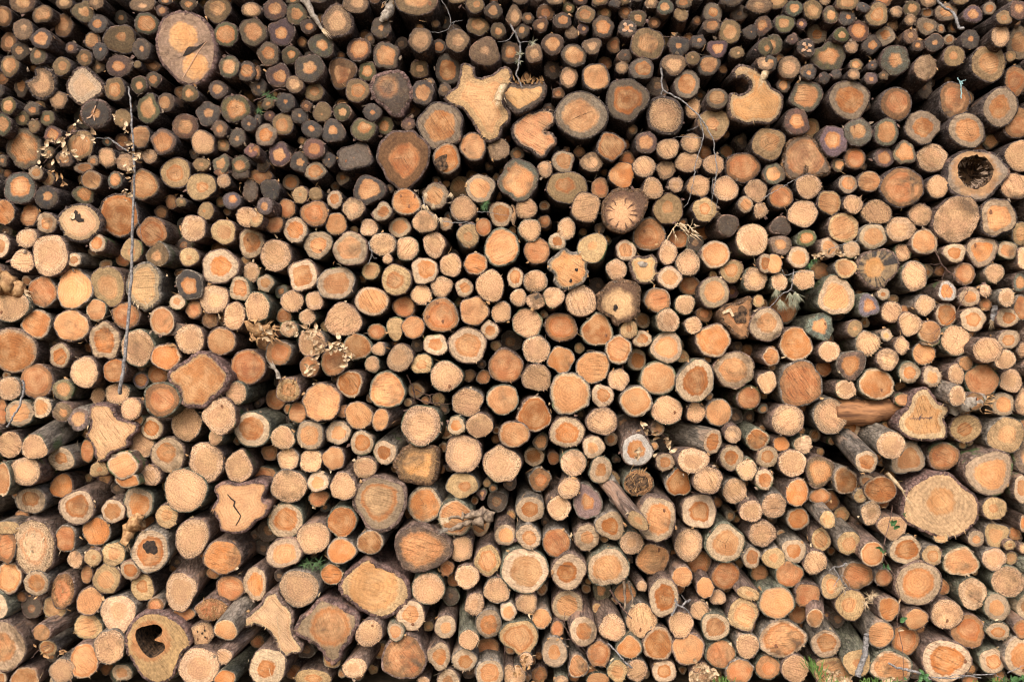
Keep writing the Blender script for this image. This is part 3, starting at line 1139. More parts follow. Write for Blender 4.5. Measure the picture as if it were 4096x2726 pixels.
2748,337,52,61,0,o,7,0,,|thin-rimmed orange log, nearest such upper-right of the furry-barked pink log
3062,252,37,30,0,p,5,-13,,|
2275,309,38,42,0,p,7,0,,|
2385,307,57,59,0,o,8,-2,,|smooth orange log, nearest such lower-left of the butterfly-patched log
2235,372,25,23,0,r,4,4,,|
2326,460,104,99,0,o,7,-4,,|large thin-rimmed orange log, nearest such right of the notched salmon log
2507,397,85,85,0,o,7,-2,,|large thin-rimmed orange log, nearest such upper-left of the furry-barked pink log
2661,461,76,80,0,p,8,1,f,S3|pink sawn log half wrapped in furry brown bark
2772,431,30,44,0,p,8,5,,|
2869,394,44,43,0,o,7,-9,,|
2856,494,62,65,0,b,4,-3,,|small-hearted tan log, nearest such lower-left of the hook-shaped log
2444,585,59,56,0,o,8,-3,,|smooth orange log, nearest such lower-left of the furry-barked pink log
2585,570,45,45,0,g,6,0,,|
2672,594,50,42,0,p,8,-0,,|
2766,572,42,40,0,p,7,0,,|
2818,613,30,33,0,r,7,15,,|
2252,646,46,47,0,o,7,1,,|
2366,648,45,40,0,p,6,1,,|
2179,668,30,24,0,p,6,-1,,|
2577,666,47,44,0,p,7,-1,,|
2664,679,39,39,0,p,6,5,,|
2753,648,54,41,0,p,7,2,,|
2855,657,44,40,0,p,7,-2,,|
2970,670,72,61,0,r,8,3,,|large reddish brown log, nearest such left of the bottom-notched brown log
2318,607,24,20,0,r,2,14,,|
2075,719,81,83,0,g,7,-4,,|large grey-rimmed orange-hearted log, nearest such lower-left of the notched salmon log
2488,699,53,54,0,o,8,2,,|
2268,749,83,65,0,b,5,-0,,|large rim-marked tan log, nearest such left of the starburst log
2181,686,30,25,0,p,6,-1,,|
2400,752,37,43,0,r,7,4,,|
2611,754,44,44,0,p,6,-3,,|
2703,739,30,32,0,p,5,-2,,|
2794,743,47,44,0,p,9,-2,,|
2903,754,56,52,0,p,8,-0,,|
3025,762,47,49,0,p,8,0,,|
2105,832,44,44,0,p,8,-2,,|
2343,828,59,61,0,p,9,-3,,|pale rough-sawn log, nearest such left of the starburst log
2674,836,60,64,0,b,4,1,,|small-hearted tan log, nearest such right of the starburst log
2819,838,50,51,0,b,5,-3,,|
2982,817,33,34,0,o,7,-2,,|
3042,841,30,32,0,p,5,-1,,|
2911,900,44,45,0,d,0,-1,,|
2120,919,46,46,0,p,8,-2,,|
2266,915,38,44,0,p,7,-1,,|
2229,965,36,35,0,o,6,-1,,|
2370,991,57,65,20,b,3,-2,,|small-hearted tan log, nearest such upper-right of the horned orange log
2148,1004,53,54,0,r,8,0,,|
2598,939,65,67,0,r,7,7,,|large reddish brown log, nearest such straight above the knotty squarish log
2505,1002,44,43,0,o,7,1,,|
3009,958,67,67,0,p,7,2,,|large rough-rimmed pale log, nearest such straight above the knobbly broken log
2714,956,41,37,0,r,9,15,,|
2803,926,39,41,0,o,9,30,,|
2672,1010,36,52,0,p,7,2,,|
2753,1050,49,54,0,p,7,1,,|
2861,1017,60,56,0,o,8,3,,|smooth orange log, nearest such straight above the knobbly broken log
2927,1084,49,46,0,b,6,6,,|
2466,1078,46,41,0,p,6,1,,|
2679,1110,50,46,0,o,7,-1,,|
3020,1117,49,49,0,p,6,2,,|
2061,1110,33,44,0,o,7,-1,,|
2142,1124,48,46,0,p,8,-2,,|
2215,1187,43,42,0,p,8,-3,,|
2074,1189,34,36,0,p,7,-2,,|
2142,1204,37,36,0,p,2,-1,,|
2324,1204,64,64,0,p,6,1,,|rough-rimmed pale log, nearest such straight below the horned orange log
2631,1200,53,49,0,r,8,-1,,|
2757,1141,46,41,0,r,8,13,,|
2857,1169,63,65,0,o,7,2,,|thin-rimmed orange log, nearest such upper-left of the knobbly broken log
2740,1217,43,41,0,p,7,0,,|
2389,1143,35,33,0,d,3,28,,|
2818,1256,35,31,0,r,5,13,,|
2672,1282,51,47,0,p,6,-2,,|
2774,1300,36,36,0,p,8,-1,,|
2109,1291,61,61,0,p,9,2,,|pale rough-sawn log, nearest such lower-left of the horned orange log
2244,1308,67,59,0,r,8,7,,|large reddish brown log, nearest such straight below the horned orange log
2389,1321,64,67,0,o,8,1,,|large smooth orange log, nearest such lower-left of the bark-collared log
2516,1317,39,37,0,b,4,-2,,|
2570,1355,38,35,0,o,6,-0,,|
2853,1361,69,67,0,o,8,-1,,|large smooth orange log, nearest such lower-left of the knobbly broken log
3066,1298,70,69,0,o,6,-4,,|large broad-rimmed orange-hearted log, nearest such right of the knobbly broken log
3062,1052,28,40,0,o,7,-3,,|
2052,856,15,39,0,p,6,2,,|
3035,1204,24,28,0,b,6,6,,|
2667,1389,67,62,0,o,7,1,,|large thin-rimmed orange log, nearest such lower-right of the bark-collared log
2474,1398,56,56,0,o,9,-2,,|smooth orange log, nearest such straight below the bark-collared log
2145,1397,56,57,0,p,8,0,,|pale rough-sawn log, nearest such straight below the horned orange log
2244,1438,54,54,0,o,8,-2,,|
2372,1468,69,67,0,o,8,1,,|large smooth orange log, nearest such straight below the bark-collared log
2147,1510,60,57,0,p,8,-0,,|pale rough-sawn log, nearest such lower-right of the three-knot reddish log
2938,1477,83,74,0,o,7,1,,|large thin-rimmed orange log, nearest such left of the small splintered log
2633,1512,75,69,0,o,8,2,,|large smooth orange log, nearest such straight above the leaf-stuck log
2782,1524,80,85,0,o,7,-4,,|large thin-rimmed orange log, nearest such lower-left of the knobbly broken log
2279,1573,83,87,0,o,8,-3,,|large smooth orange log, nearest such upper-left of the leaf-stuck log
2474,1517,44,45,0,p,7,2,,|
2410,1582,47,47,0,o,6,-0,,|
2544,1604,65,63,0,o,9,-0,,|smooth orange log, nearest such straight above the leaf-stuck log
3069,1527,40,44,0,p,8,-0,,|
2137,1658,67,72,0,o,8,2,,|large smooth orange log, nearest such left of the leaf-stuck log
2668,1640,62,61,0,p,8,3,,|pale rough-sawn log, nearest such upper-right of the leaf-stuck log
2784,1649,40,43,0,p,9,5,,|
2875,1649,57,55,0,o,8,7,,|smooth orange log, nearest such lower-left of the small splintered log
2996,1590,49,50,0,r,9,5,,|
2409,1684,64,56,0,p,7,-2,,|rough-rimmed pale log, nearest such upper-left of the leaf-stuck log
2268,1727,72,66,0,o,7,2,,|large thin-rimmed orange log, nearest such left of the leaf-stuck log
2374,1786,47,45,0,o,5,-0,,|
2933,1736,36,37,0,p,4,-3,,|
3029,1756,48,46,0,o,9,3,,|
2851,1766,37,53,12,o,7,-3,,|
2548,1799,65,69,0,o,6,0,z,S15|tall pale-rimmed orange log with dry leaves stuck on its face
2661,1847,39,38,0,o,6,-0,,|
2294,1850,54,54,0,p,6,2,,|
2403,1879,49,53,0,o,5,-1,,|
2772,1840,65,51,0,p,6,-13,,|rough-rimmed pale log, nearest such right of the leaf-stuck log
2927,1829,48,54,0,o,6,-1,,|
2988,1877,43,43,0,p,6,-2,,|
2553,1930,62,54,0,r,5,0,f,S16|shattered rotten log end full of red and brown splinters
2714,1930,52,57,0,o,9,-1,,|
2831,1919,63,57,0,p,7,-13,,|rough-rimmed pale log, nearest such lower-right of the leaf-stuck log
3057,1916,39,44,0,o,7,-2,,|
2159,1916,44,50,0,r,5,14,,|
2276,1951,46,44,0,p,7,-2,,|
2940,1962,50,53,0,p,6,3,,|
2348,2006,60,70,0,g,4,2,,|large grey-rimmed orange-hearted log, nearest such left of the shattered rotten log
2120,2036,61,53,0,o,6,2,,|broad-rimmed orange-hearted log, nearest such left of the shattered rotten log
2236,2030,49,50,0,p,8,1,,|
2797,2044,71,72,0,o,6,-1,,|large broad-rimmed orange-hearted log, nearest such lower-right of the shattered rotten log
3005,2043,48,46,0,p,7,-2,,|
2657,1769,39,35,0,d,2,31,,|
2099,2279,99,89,0,o,7,-2,,|large thin-rimmed orange log, nearest such left of the knot-based log
2079,2546,74,75,0,b,8,-3,,|large rim-marked tan log, nearest such right of the fine-striped reddish log
2627,2074,79,92,0,o,7,-13,,|large thin-rimmed orange log, nearest such lower-right of the shattered rotten log
2113,2146,51,51,0,o,6,-2,,|
2226,2168,57,60,0,r,9,1,,|reddish brown log, nearest such lower-left of the shattered rotten log
2348,2148,53,57,0,o,5,2,,|
2442,2101,62,59,0,o,6,-2,,|broad-rimmed orange-hearted log, nearest such lower-left of the shattered rotten log
2552,2082,51,31,38,b,4,-23,,|
2527,2170,46,51,0,p,4,-1,,|
2755,2177,60,65,0,p,7,1,,|rough-rimmed pale log, nearest such upper-right of the knot-based log
2901,2172,80,80,0,o,7,0,,|large thin-rimmed orange log, nearest such upper-right of the knot-based log
3049,2133,56,56,0,p,7,1,,|rough-rimmed pale log, nearest such left of the curve-cracked log
2611,2235,67,66,0,o,8,6,,|large smooth orange log, nearest such straight above the knot-based log
2433,2268,83,80,0,o,7,-3,,|large thin-rimmed orange log, nearest such upper-left of the knot-based log
2275,2285,73,73,0,o,6,-3,,|large broad-rimmed orange-hearted log, nearest such left of the knot-based log
2796,2248,50,48,0,r,8,15,,|
2903,2301,61,59,0,r,9,5,,|reddish brown log, nearest such right of the knot-based log
3007,2229,38,43,0,o,7,-2,,|
2729,2305,44,43,0,o,8,-1,,|
2568,2342,22,24,0,p,5,-1,,|
2655,2388,67,76,0,o,7,-5,w,S26|tall orange log with a cracked knot at its base
2821,2349,35,45,0,o,8,-1,,|
2872,2388,34,30,0,p,7,5,,|
3038,2290,37,35,0,r,8,15,,|
2994,2372,51,27,18,b,4,1,,|
2107,2412,45,44,0,p,8,-1,,|
2270,2420,64,65,0,o,7,7,,|thin-rimmed orange log, nearest such left of the knot-based log
2165,2472,41,44,0,o,8,2,,|
2229,2514,28,35,0,r,8,3,,|
2450,2509,54,57,0,p,7,1,,|rough-rimmed pale log, nearest such lower-left of the knot-based log
2566,2479,62,73,0,p,9,-0,,|large pale rough-sawn log, nearest such lower-left of the knot-based log
2333,2523,57,60,0,o,6,0,,|broad-rimmed orange-hearted log, nearest such lower-left of the knot-based log
2798,2440,40,40,0,p,8,2,,|
2861,2505,57,57,0,o,7,-1,,|thin-rimmed orange log, nearest such lower-right of the knot-based log
2972,2455,63,66,0,b,7,1,,|large rim-marked tan log, nearest such right of the knot-based log
2724,2496,52,52,0,p,9,-1,,|
2633,2573,63,72,0,o,9,0,,|large smooth orange log, nearest such straight below the knot-based log
2753,2594,67,67,0,o,8,-1,,|large smooth orange log, nearest such lower-right of the knot-based log
2518,2588,47,51,0,o,8,-3,,|
2990,2581,49,52,0,p,9,-2,,|
2883,2614,61,57,0,r,9,-1,,|reddish brown log, nearest such lower-right of the knot-based log
2218,2607,52,62,0,o,5,0,,|broad-rimmed orange-hearted log, nearest such right of the fine-striped reddish log
2396,2614,49,53,0,r,8,2,,|
2313,2664,41,47,0,o,8,1,,|
2470,2683,41,48,0,b,6,-1,,|
2657,2683,50,46,0,o,6,3,,|
2548,2679,44,48,0,p,8,-1,,|
2392,2714,48,26,0,o,8,6,,|
2959,2683,57,50,0,r,8,-3,,|
3071,2668,50,54,0,r,5,2,,|
2065,2701,41,41,0,p,7,-0,,|
2157,2697,35,35,0,r,6,17,,|
2105,2636,28,30,0,p,6,-3,,|
2805,2692,48,44,0,p,7,1,,|
2361,2683,24,26,0,r,5,9,,|
2244,2720,30,22,0,p,5,1,,|
3107,2,47,35,0,b,6,5,,|
3176,33,36,33,0,g,5,-2,,|
3251,38,40,42,0,b,6,0,,|
3298,2,24,18,0,p,4,2,,|
3390,9,50,30,0,b,6,-2,,|
3324,59,32,38,0,g,5,2,,|
3389,69,34,34,0,k,3,-0,,|
3453,28,30,20,20,k,1,-3,,|
3509,57,43,50,0,b,6,-3,,|
3535,2,35,24,0,r,6,5,,|
3587,46,28,24,0,p,5,-2,,|
3648,34,36,33,0,g,5,-2,,|
3709,50,25,22,0,o,7,7,,|
3714,0,35,29,0,p,6,2,,|
3842,0,35,20,0,b,3,1,,|
3785,48,46,37,0,o,6,5,,|
3892,57,41,38,0,g,5,-2,,|
3959,33,26,28,0,o,6,1,,|
4077,39,41,41,0,g,4,-13,,|
4018,70,37,32,0,b,4,-13,,|
3139,94,43,38,0,g,5,-1,,|
3207,94,23,23,0,g,4,2,,|
3268,135,41,41,0,o,5,14,,|
3170,157,24,23,0,g,1,-1,,|
3366,139,35,31,0,g,4,-1,,|
3435,124,43,43,0,g,6,1,,|
3572,102,25,23,0,p,5,7,,|
3642,78,25,23,0,p,5,-2,,|
3707,104,42,38,0,o,5,1,,|
3764,115,17,21,0,o,6,6,,|
3814,107,26,26,0,o,6,14,,|
3542,144,39,40,0,o,5,3,,|
3644,144,30,32,0,g,3,0,,|
3487,178,37,39,15,k,5,2,,|
3672,181,26,23,0,g,4,0,,|
3738,170,39,37,0,k,3,1,,|
3796,159,24,22,0,o,6,5,,|
3883,157,38,40,0,k,3,-0,,|
4003,144,40,43,0,p,6,-9,,|
4077,174,48,70,0,o,6,17,,|
3094,178,35,42,0,g,4,-13,,|
3226,191,36,37,0,k,2,-1,w,S4|small grey log with pale spots and a pink stain
3407,187,28,27,0,p,5,1,,|
3316,226,70,60,0,g,5,3,,|large grey-rimmed orange-hearted log, nearest such right of the pale-spotted grey log
3157,268,47,48,0,p,6,-2,,|
3083,252,26,33,0,g,5,-13,,|
3234,287,34,33,0,k,3,-2,,|
3300,311,23,23,0,k,0,0,,|
3346,296,22,20,0,k,0,1,,|
3425,259,27,27,0,b,6,4,,|
3416,296,26,24,0,p,6,-2,,|
3490,261,21,19,0,g,2,1,,|
3485,313,28,26,0,g,3,1,,|
3535,302,21,19,0,g,3,1,,|
3581,241,62,61,0,g,4,1,,|grey-rimmed orange-hearted log, nearest such right of the pale-spotted grey log
3701,270,49,49,0,p,0,-3,,|
3817,224,44,44,0,b,4,-0,,|
3955,254,72,77,0,b,6,0,,|large rim-marked tan log, nearest such straight above the star-hearted pale log
4044,224,23,25,0,b,5,3,,|
4064,324,44,63,0,r,7,4,,|
3135,339,28,32,0,g,6,1,,|
3226,383,65,63,0,g,7,1,,|grey-rimmed orange-hearted log, nearest such straight below the pale-spotted grey log
3398,398,94,77,0,o,7,1,,|large thin-rimmed orange log, nearest such lower-right of the pale-spotted grey log
3585,415,65,66,0,r,7,-2,,|large reddish brown log, nearest such left of the star-hearted pale log
3818,400,70,74,0,r,7,1,,|large reddish brown log, nearest such upper-left of the star-hearted pale log
4003,428,74,80,20,o,6,0,,|large broad-rimmed orange-hearted log, nearest such upper-right of the star-hearted pale log
4073,492,57,65,0,r,6,5,,|
3187,487,53,54,0,g,5,-2,,|
3075,574,68,66,0,b,6,-2,,|large rim-marked tan log, nearest such upper-left of the bottom-notched brown log
3336,563,59,64,0,g,5,-2,,|grey-rimmed orange-hearted log, nearest such upper-right of the bottom-notched brown log
3433,529,60,56,0,g,5,-2,,|grey-rimmed orange-hearted log, nearest such lower-right of the pale-spotted grey log
3546,529,50,57,0,g,7,-2,,|
3690,507,72,67,0,o,6,1,,|large broad-rimmed orange-hearted log, nearest such left of the star-hearted pale log
3868,520,78,72,0,o,7,-4,w,S5|wide pale-rimmed log with a faint star in its orange heart
4086,622,72,63,0,p,9,2,,|
3420,633,48,44,0,r,8,1,,|
3354,659,30,26,0,g,6,2,,|
3537,629,43,41,0,g,6,2,,|
3619,611,44,48,0,g,7,1,,|
3729,631,64,57,0,p,7,3,,|rough-rimmed pale log, nearest such lower-left of the star-hearted pale log
3698,348,35,48,0,d,3,17,,|
3097,695,43,44,0,g,6,1,,|
3235,745,56,51,0,p,8,0,,|
3392,736,39,40,0,o,7,-2,,|
3477,725,45,44,0,o,8,-2,,|
3609,749,89,80,0,r,8,-5,,|large reddish brown log, nearest such left of the rotted hollow log
3751,746,44,48,0,p,9,-2,,|
4059,743,56,54,0,p,9,-3,,|
3124,786,51,49,0,r,8,-0,,|
3212,854,63,56,0,p,8,1,,|pale rough-sawn log, nearest such straight below the bottom-notched brown log
3318,809,50,48,0,b,9,1,,|
3413,816,41,39,0,p,7,-2,,|
3507,848,59,50,0,p,9,-1,,|
3683,858,50,45,0,p,8,0,,|
3827,876,94,92,0,p,8,-3,,|large pale rough-sawn log, nearest such lower-left of the rotted hollow log
3993,868,75,77,0,o,7,-4,,|large thin-rimmed orange log, nearest such lower-right of the rotted hollow log
3374,910,72,57,0,b,8,1,,|large rim-marked tan log, nearest such upper-left of the blue-black stained log
3492,945,57,51,0,o,7,-1,,|
3603,915,59,52,0,p,6,1,,|rough-rimmed pale log, nearest such upper-right of the blue-black stained log
3698,967,55,55,0,o,8,-0,,|smooth orange log, nearest such upper-right of the blue-black stained log
4086,934,39,48,0,b,6,7,,|
3124,903,43,37,0,d,0,3,,|
3124,978,44,40,0,g,5,-3,,|
3226,953,41,35,0,g,6,2,,|
3318,989,40,43,0,o,7,1,,|
3406,997,37,36,0,p,4,-1,,|
3195,1028,45,46,0,o,7,-2,,|
3612,1010,33,38,0,p,8,5,,|
3820,1010,47,41,0,o,6,-1,,|
3929,1004,62,61,0,o,7,1,,|thin-rimmed orange log, nearest such upper-right of the resin-ringed log
4031,1000,43,36,0,o,7,3,,|
4092,1030,22,46,0,p,6,-1,,|
3383,1071,46,41,0,b,8,-1,,|
3094,1054,37,41,0,o,8,-3,,|
3658,1103,53,60,0,p,8,1,,|pale rough-sawn log, nearest such upper-left of the resin-ringed log
3860,1095,43,46,0,r,8,2,,|
3979,1091,39,40,0,p,8,0,,|
3118,1127,35,37,0,p,7,-1,,|
3216,1117,47,42,0,p,8,-1,,|
3346,1184,75,79,0,o,7,0,,|large thin-rimmed orange log, nearest such lower-left of the blue-black stained log
3535,1176,26,25,0,o,4,0,,|
3474,1221,45,49,0,g,5,-3,,|
3790,1165,40,43,0,o,7,-0,z,S11|small orange log ringed with bluish white resin
3879,1187,43,41,0,o,6,-2,,|
3942,1161,24,28,0,p,3,1,,|
4027,1189,34,37,0,p,6,-3,,|
4081,1130,30,41,0,g,6,4,,|
4090,1230,37,52,0,r,9,3,,|
3701,1219,42,41,0,p,6,-0,,|
3785,1258,47,49,0,o,8,3,,|
3567,1247,43,44,0,p,8,0,,|
3892,1276,57,49,0,o,6,-1,,|
4031,1269,45,43,0,o,6,3,,|
3640,1295,47,48,0,p,8,-2,,|
3129,1234,61,65,0,r,9,29,,|reddish brown log, nearest such right of the knobbly broken log
3281,1306,56,55,0,g,5,2,,|grey-rimmed orange-hearted log, nearest such upper-right of the small splintered log
3420,1313,32,36,0,b,3,-3,,|
3718,1326,48,46,0,o,8,-1,,|
3825,1360,62,62,0,p,9,-1,,|pale rough-sawn log, nearest such straight below the resin-ringed log
3546,1339,25,26,0,o,5,-3,,|
4036,1356,46,39,0,o,6,-1,,|
3942,1217,26,26,0,r,3,5,,|
3281,1082,39,37,0,r,2,15,,|
3183,1376,68,70,0,o,8,0,,|large smooth orange log, nearest such upper-right of the small splintered log
3471,1373,51,51,0,p,8,-3,,|
3607,1381,30,37,0,p,7,-2,,|
3951,1399,57,53,0,p,8,-13,,|
4092,1399,21,33,0,p,6,-0,,|
3318,1405,47,43,0,p,7,-0,,|
3085,1425,34,39,0,o,8,-2,,S17|small rough orange log with splintered bark above
3722,1364,39,20,0,o,6,-1,,|
3696,1414,48,46,0,o,9,2,,|
3864,1451,31,32,0,o,9,-3,,|
4022,1438,41,41,0,p,8,-13,,|
3551,1436,46,47,0,p,6,-3,,|
3407,1458,60,59,0,g,6,-1,,|grey-rimmed orange-hearted log, nearest such right of the brick red log
3296,1471,35,34,0,r,9,16,,|
3507,1536,73,63,15,o,8,-0,,|large smooth orange log, nearest such upper-left of the scribbled shield log
3202,1536,89,95,0,r,8,-1,s,S18|large brick red log covered with curved saw lines
3383,1556,46,40,0,p,7,2,,|
3638,1489,44,44,0,o,6,1,,|
3729,1505,40,44,0,o,6,1,,|
3825,1495,33,43,0,p,7,-3,,|
3929,1520,70,65,0,r,8,-3,,|large reddish brown log, nearest such upper-right of the scribbled shield log
4044,1523,50,48,0,p,6,2,,|
4092,1608,31,57,0,p,7,5,,|
3830,1582,36,43,0,p,7,-16,,|
3899,1603,39,37,0,r,3,-7,,|
4012,1616,47,47,0,o,7,2,,|
3152,1679,67,65,0,p,7,-1,,|large rough-rimmed pale log, nearest such straight below the brick red log
3322,1664,73,72,0,p,7,3,,|large rough-rimmed pale log, nearest such lower-right of the brick red log
3864,1712,65,59,0,b,5,2,,|rim-marked tan log, nearest such right of the scribbled shield log
4025,1740,72,76,0,b,5,0,,|large rim-marked tan log, nearest such right of the scribbled shield log
3126,1775,33,33,0,o,9,4,,|
3213,1777,38,39,0,p,0,2,,|
3170,1851,57,56,0,p,8,-0,,|pale rough-sawn log, nearest such straight below the brick red log
3071,1827,44,47,0,o,6,3,,|
3279,1884,60,67,0,g,7,3,,|large grey-rimmed orange-hearted log, nearest such left of the curve-cracked log
3466,1845,49,47,0,o,7,-25,,|
3564,1779,57,57,0,p,7,-17,,|rough-rimmed pale log, nearest such lower-left of the scribbled shield log
3633,1834,72,65,0,o,7,4,,|large thin-rimmed orange log, nearest such upper-right of the curve-cracked log
3775,1825,61,59,0,r,8,5,,|reddish brown log, nearest such lower-right of the scribbled shield log
3959,1890,104,91,0,o,7,-3,,|large thin-rimmed orange log, nearest such upper-right of the very large pale log
3383,1921,51,57,0,o,8,1,,|
3189,1969,51,54,0,o,8,-2,,|
3096,2021,53,53,0,p,6,-2,,|
3281,1984,44,33,0,r,8,5,,|
3522,1958,69,57,0,o,8,-3,w,S19|pale orange log with a curved crack low across its face
3466,1921,30,28,0,o,6,-3,,|
3442,1982,27,30,0,b,3,-2,,|
3322,2003,35,41,0,r,8,17,,|
3979,2032,53,47,0,b,4,-2,,|
4086,1956,30,57,0,o,6,-3,,|
3614,1599,35,26,0,r,8,-0,,|
3192,2074,47,46,0,o,8,3,,|
3311,2077,32,37,0,b,6,-8,,|
3485,2051,44,51,0,p,5,-2,,|
3570,2107,57,52,15,p,9,-2,,|
3176,2201,51,50,0,o,6,3,,|
3284,2157,39,49,0,b,7,3,,|
3395,2170,47,53,0,b,6,-3,,|
3490,2214,52,53,0,o,8,-9,,|
3624,2198,70,60,0,o,7,-1,,|large thin-rimmed orange log, nearest such lower-left of the very large pale log
3905,2153,34,35,0,o,5,-1,,|
3986,2138,51,50,0,b,6,2,,|
4092,2092,13,35,0,o,7,4,,|
3764,2146,31,26,0,b,6,-1,,|
4040,2179,25,23,0,b,4,-2,,|
4059,2133,26,28,0,r,6,15,,|
3096,2231,46,46,0,b,4,3,,|
3261,2248,46,50,20,p,8,1,,|
3157,2296,59,52,0,r,9,3,,|
3729,2220,44,44,0,b,6,-2,,|
3844,2246,70,62,0,o,8,1,,|large smooth orange log, nearest such straight below the very large pale log
3977,2235,51,47,0,p,7,-1,,|
4044,2231,30,28,0,b,7,4,,|
4033,2325,66,67,0,p,8,-0,,|large pale rough-sawn log, nearest such lower-right of the very large pale log
3326,2344,47,51,0,b,6,0,,|
3431,2301,64,57,0,r,8,3,,|reddish brown log, nearest such straight below the curve-cracked log
3535,2309,36,37,0,r,8,-2,,|
3674,2333,92,94,0,o,7,-2,,|large thin-rimmed orange log, nearest such straight below the very large pale log
3107,2409,73,67,0,o,8,-1,,|large smooth orange log, nearest such right of the knot-based log
3231,2379,53,52,0,r,8,0,,|
3403,2418,61,64,0,b,5,1,,|rim-marked tan log, nearest such straight below the curve-cracked log
3555,2433,46,51,0,o,8,-2,,|
3890,2372,57,66,0,p,6,-0,,|large rough-rimmed pale log, nearest such straight below the very large pale log
3988,2427,52,59,0,o,6,1,,|
3666,2475,50,47,0,o,8,-3,,|
3788,2455,63,63,0,p,8,2,,|pale rough-sawn log, nearest such straight below the very large pale log
3261,2470,37,41,0,o,9,-8,,|
3192,2449,39,46,0,r,7,12,,|
3129,2554,96,76,0,o,9,-1,,|large smooth orange log, second such right of the knot-based log
3303,2573,62,59,0,o,7,2,,|thin-rimmed orange log, nearest such straight below the curve-cracked log
3524,2536,56,57,0,o,8,-3,,|smooth orange log, nearest such lower-left of the very large pale log
3622,2559,57,63,0,r,8,5,,|reddish brown log, nearest such straight below the very large pale log
3872,2523,72,67,0,r,7,3,,|large reddish brown log, nearest such straight below the very large pale log
3994,2523,49,37,0,o,6,-1,,|
4088,2514,33,39,0,r,7,-3,,|
3429,2649,56,57,0,b,3,-3,,|small-hearted tan log, nearest such straight below the curve-cracked log
3181,2673,59,57,0,p,9,-1,,|pale rough-sawn log, nearest such lower-right of the knot-based log
3566,2666,89,65,12,o,8,-2,,|large smooth orange log, nearest such straight below the curve-cracked log
3785,2642,100,85,0,o,7,-1,,|large thin-rimmed orange log, second such straight below the very large pale log
3970,2642,54,52,0,o,6,3,,|
4090,2623,70,80,0,o,7,-3,,|large thin-rimmed orange log, nearest such lower-right of the very large pale log
3333,2692,85,65,25,b,8,5,,|large rim-marked tan log, nearest such lower-right of the knot-based log
3881,2723,30,30,0,r,5,16,,|
4090,2192,13,22,0,p,6,7,,|
3159,2327,17,17,0,d,2,8,,|
"""
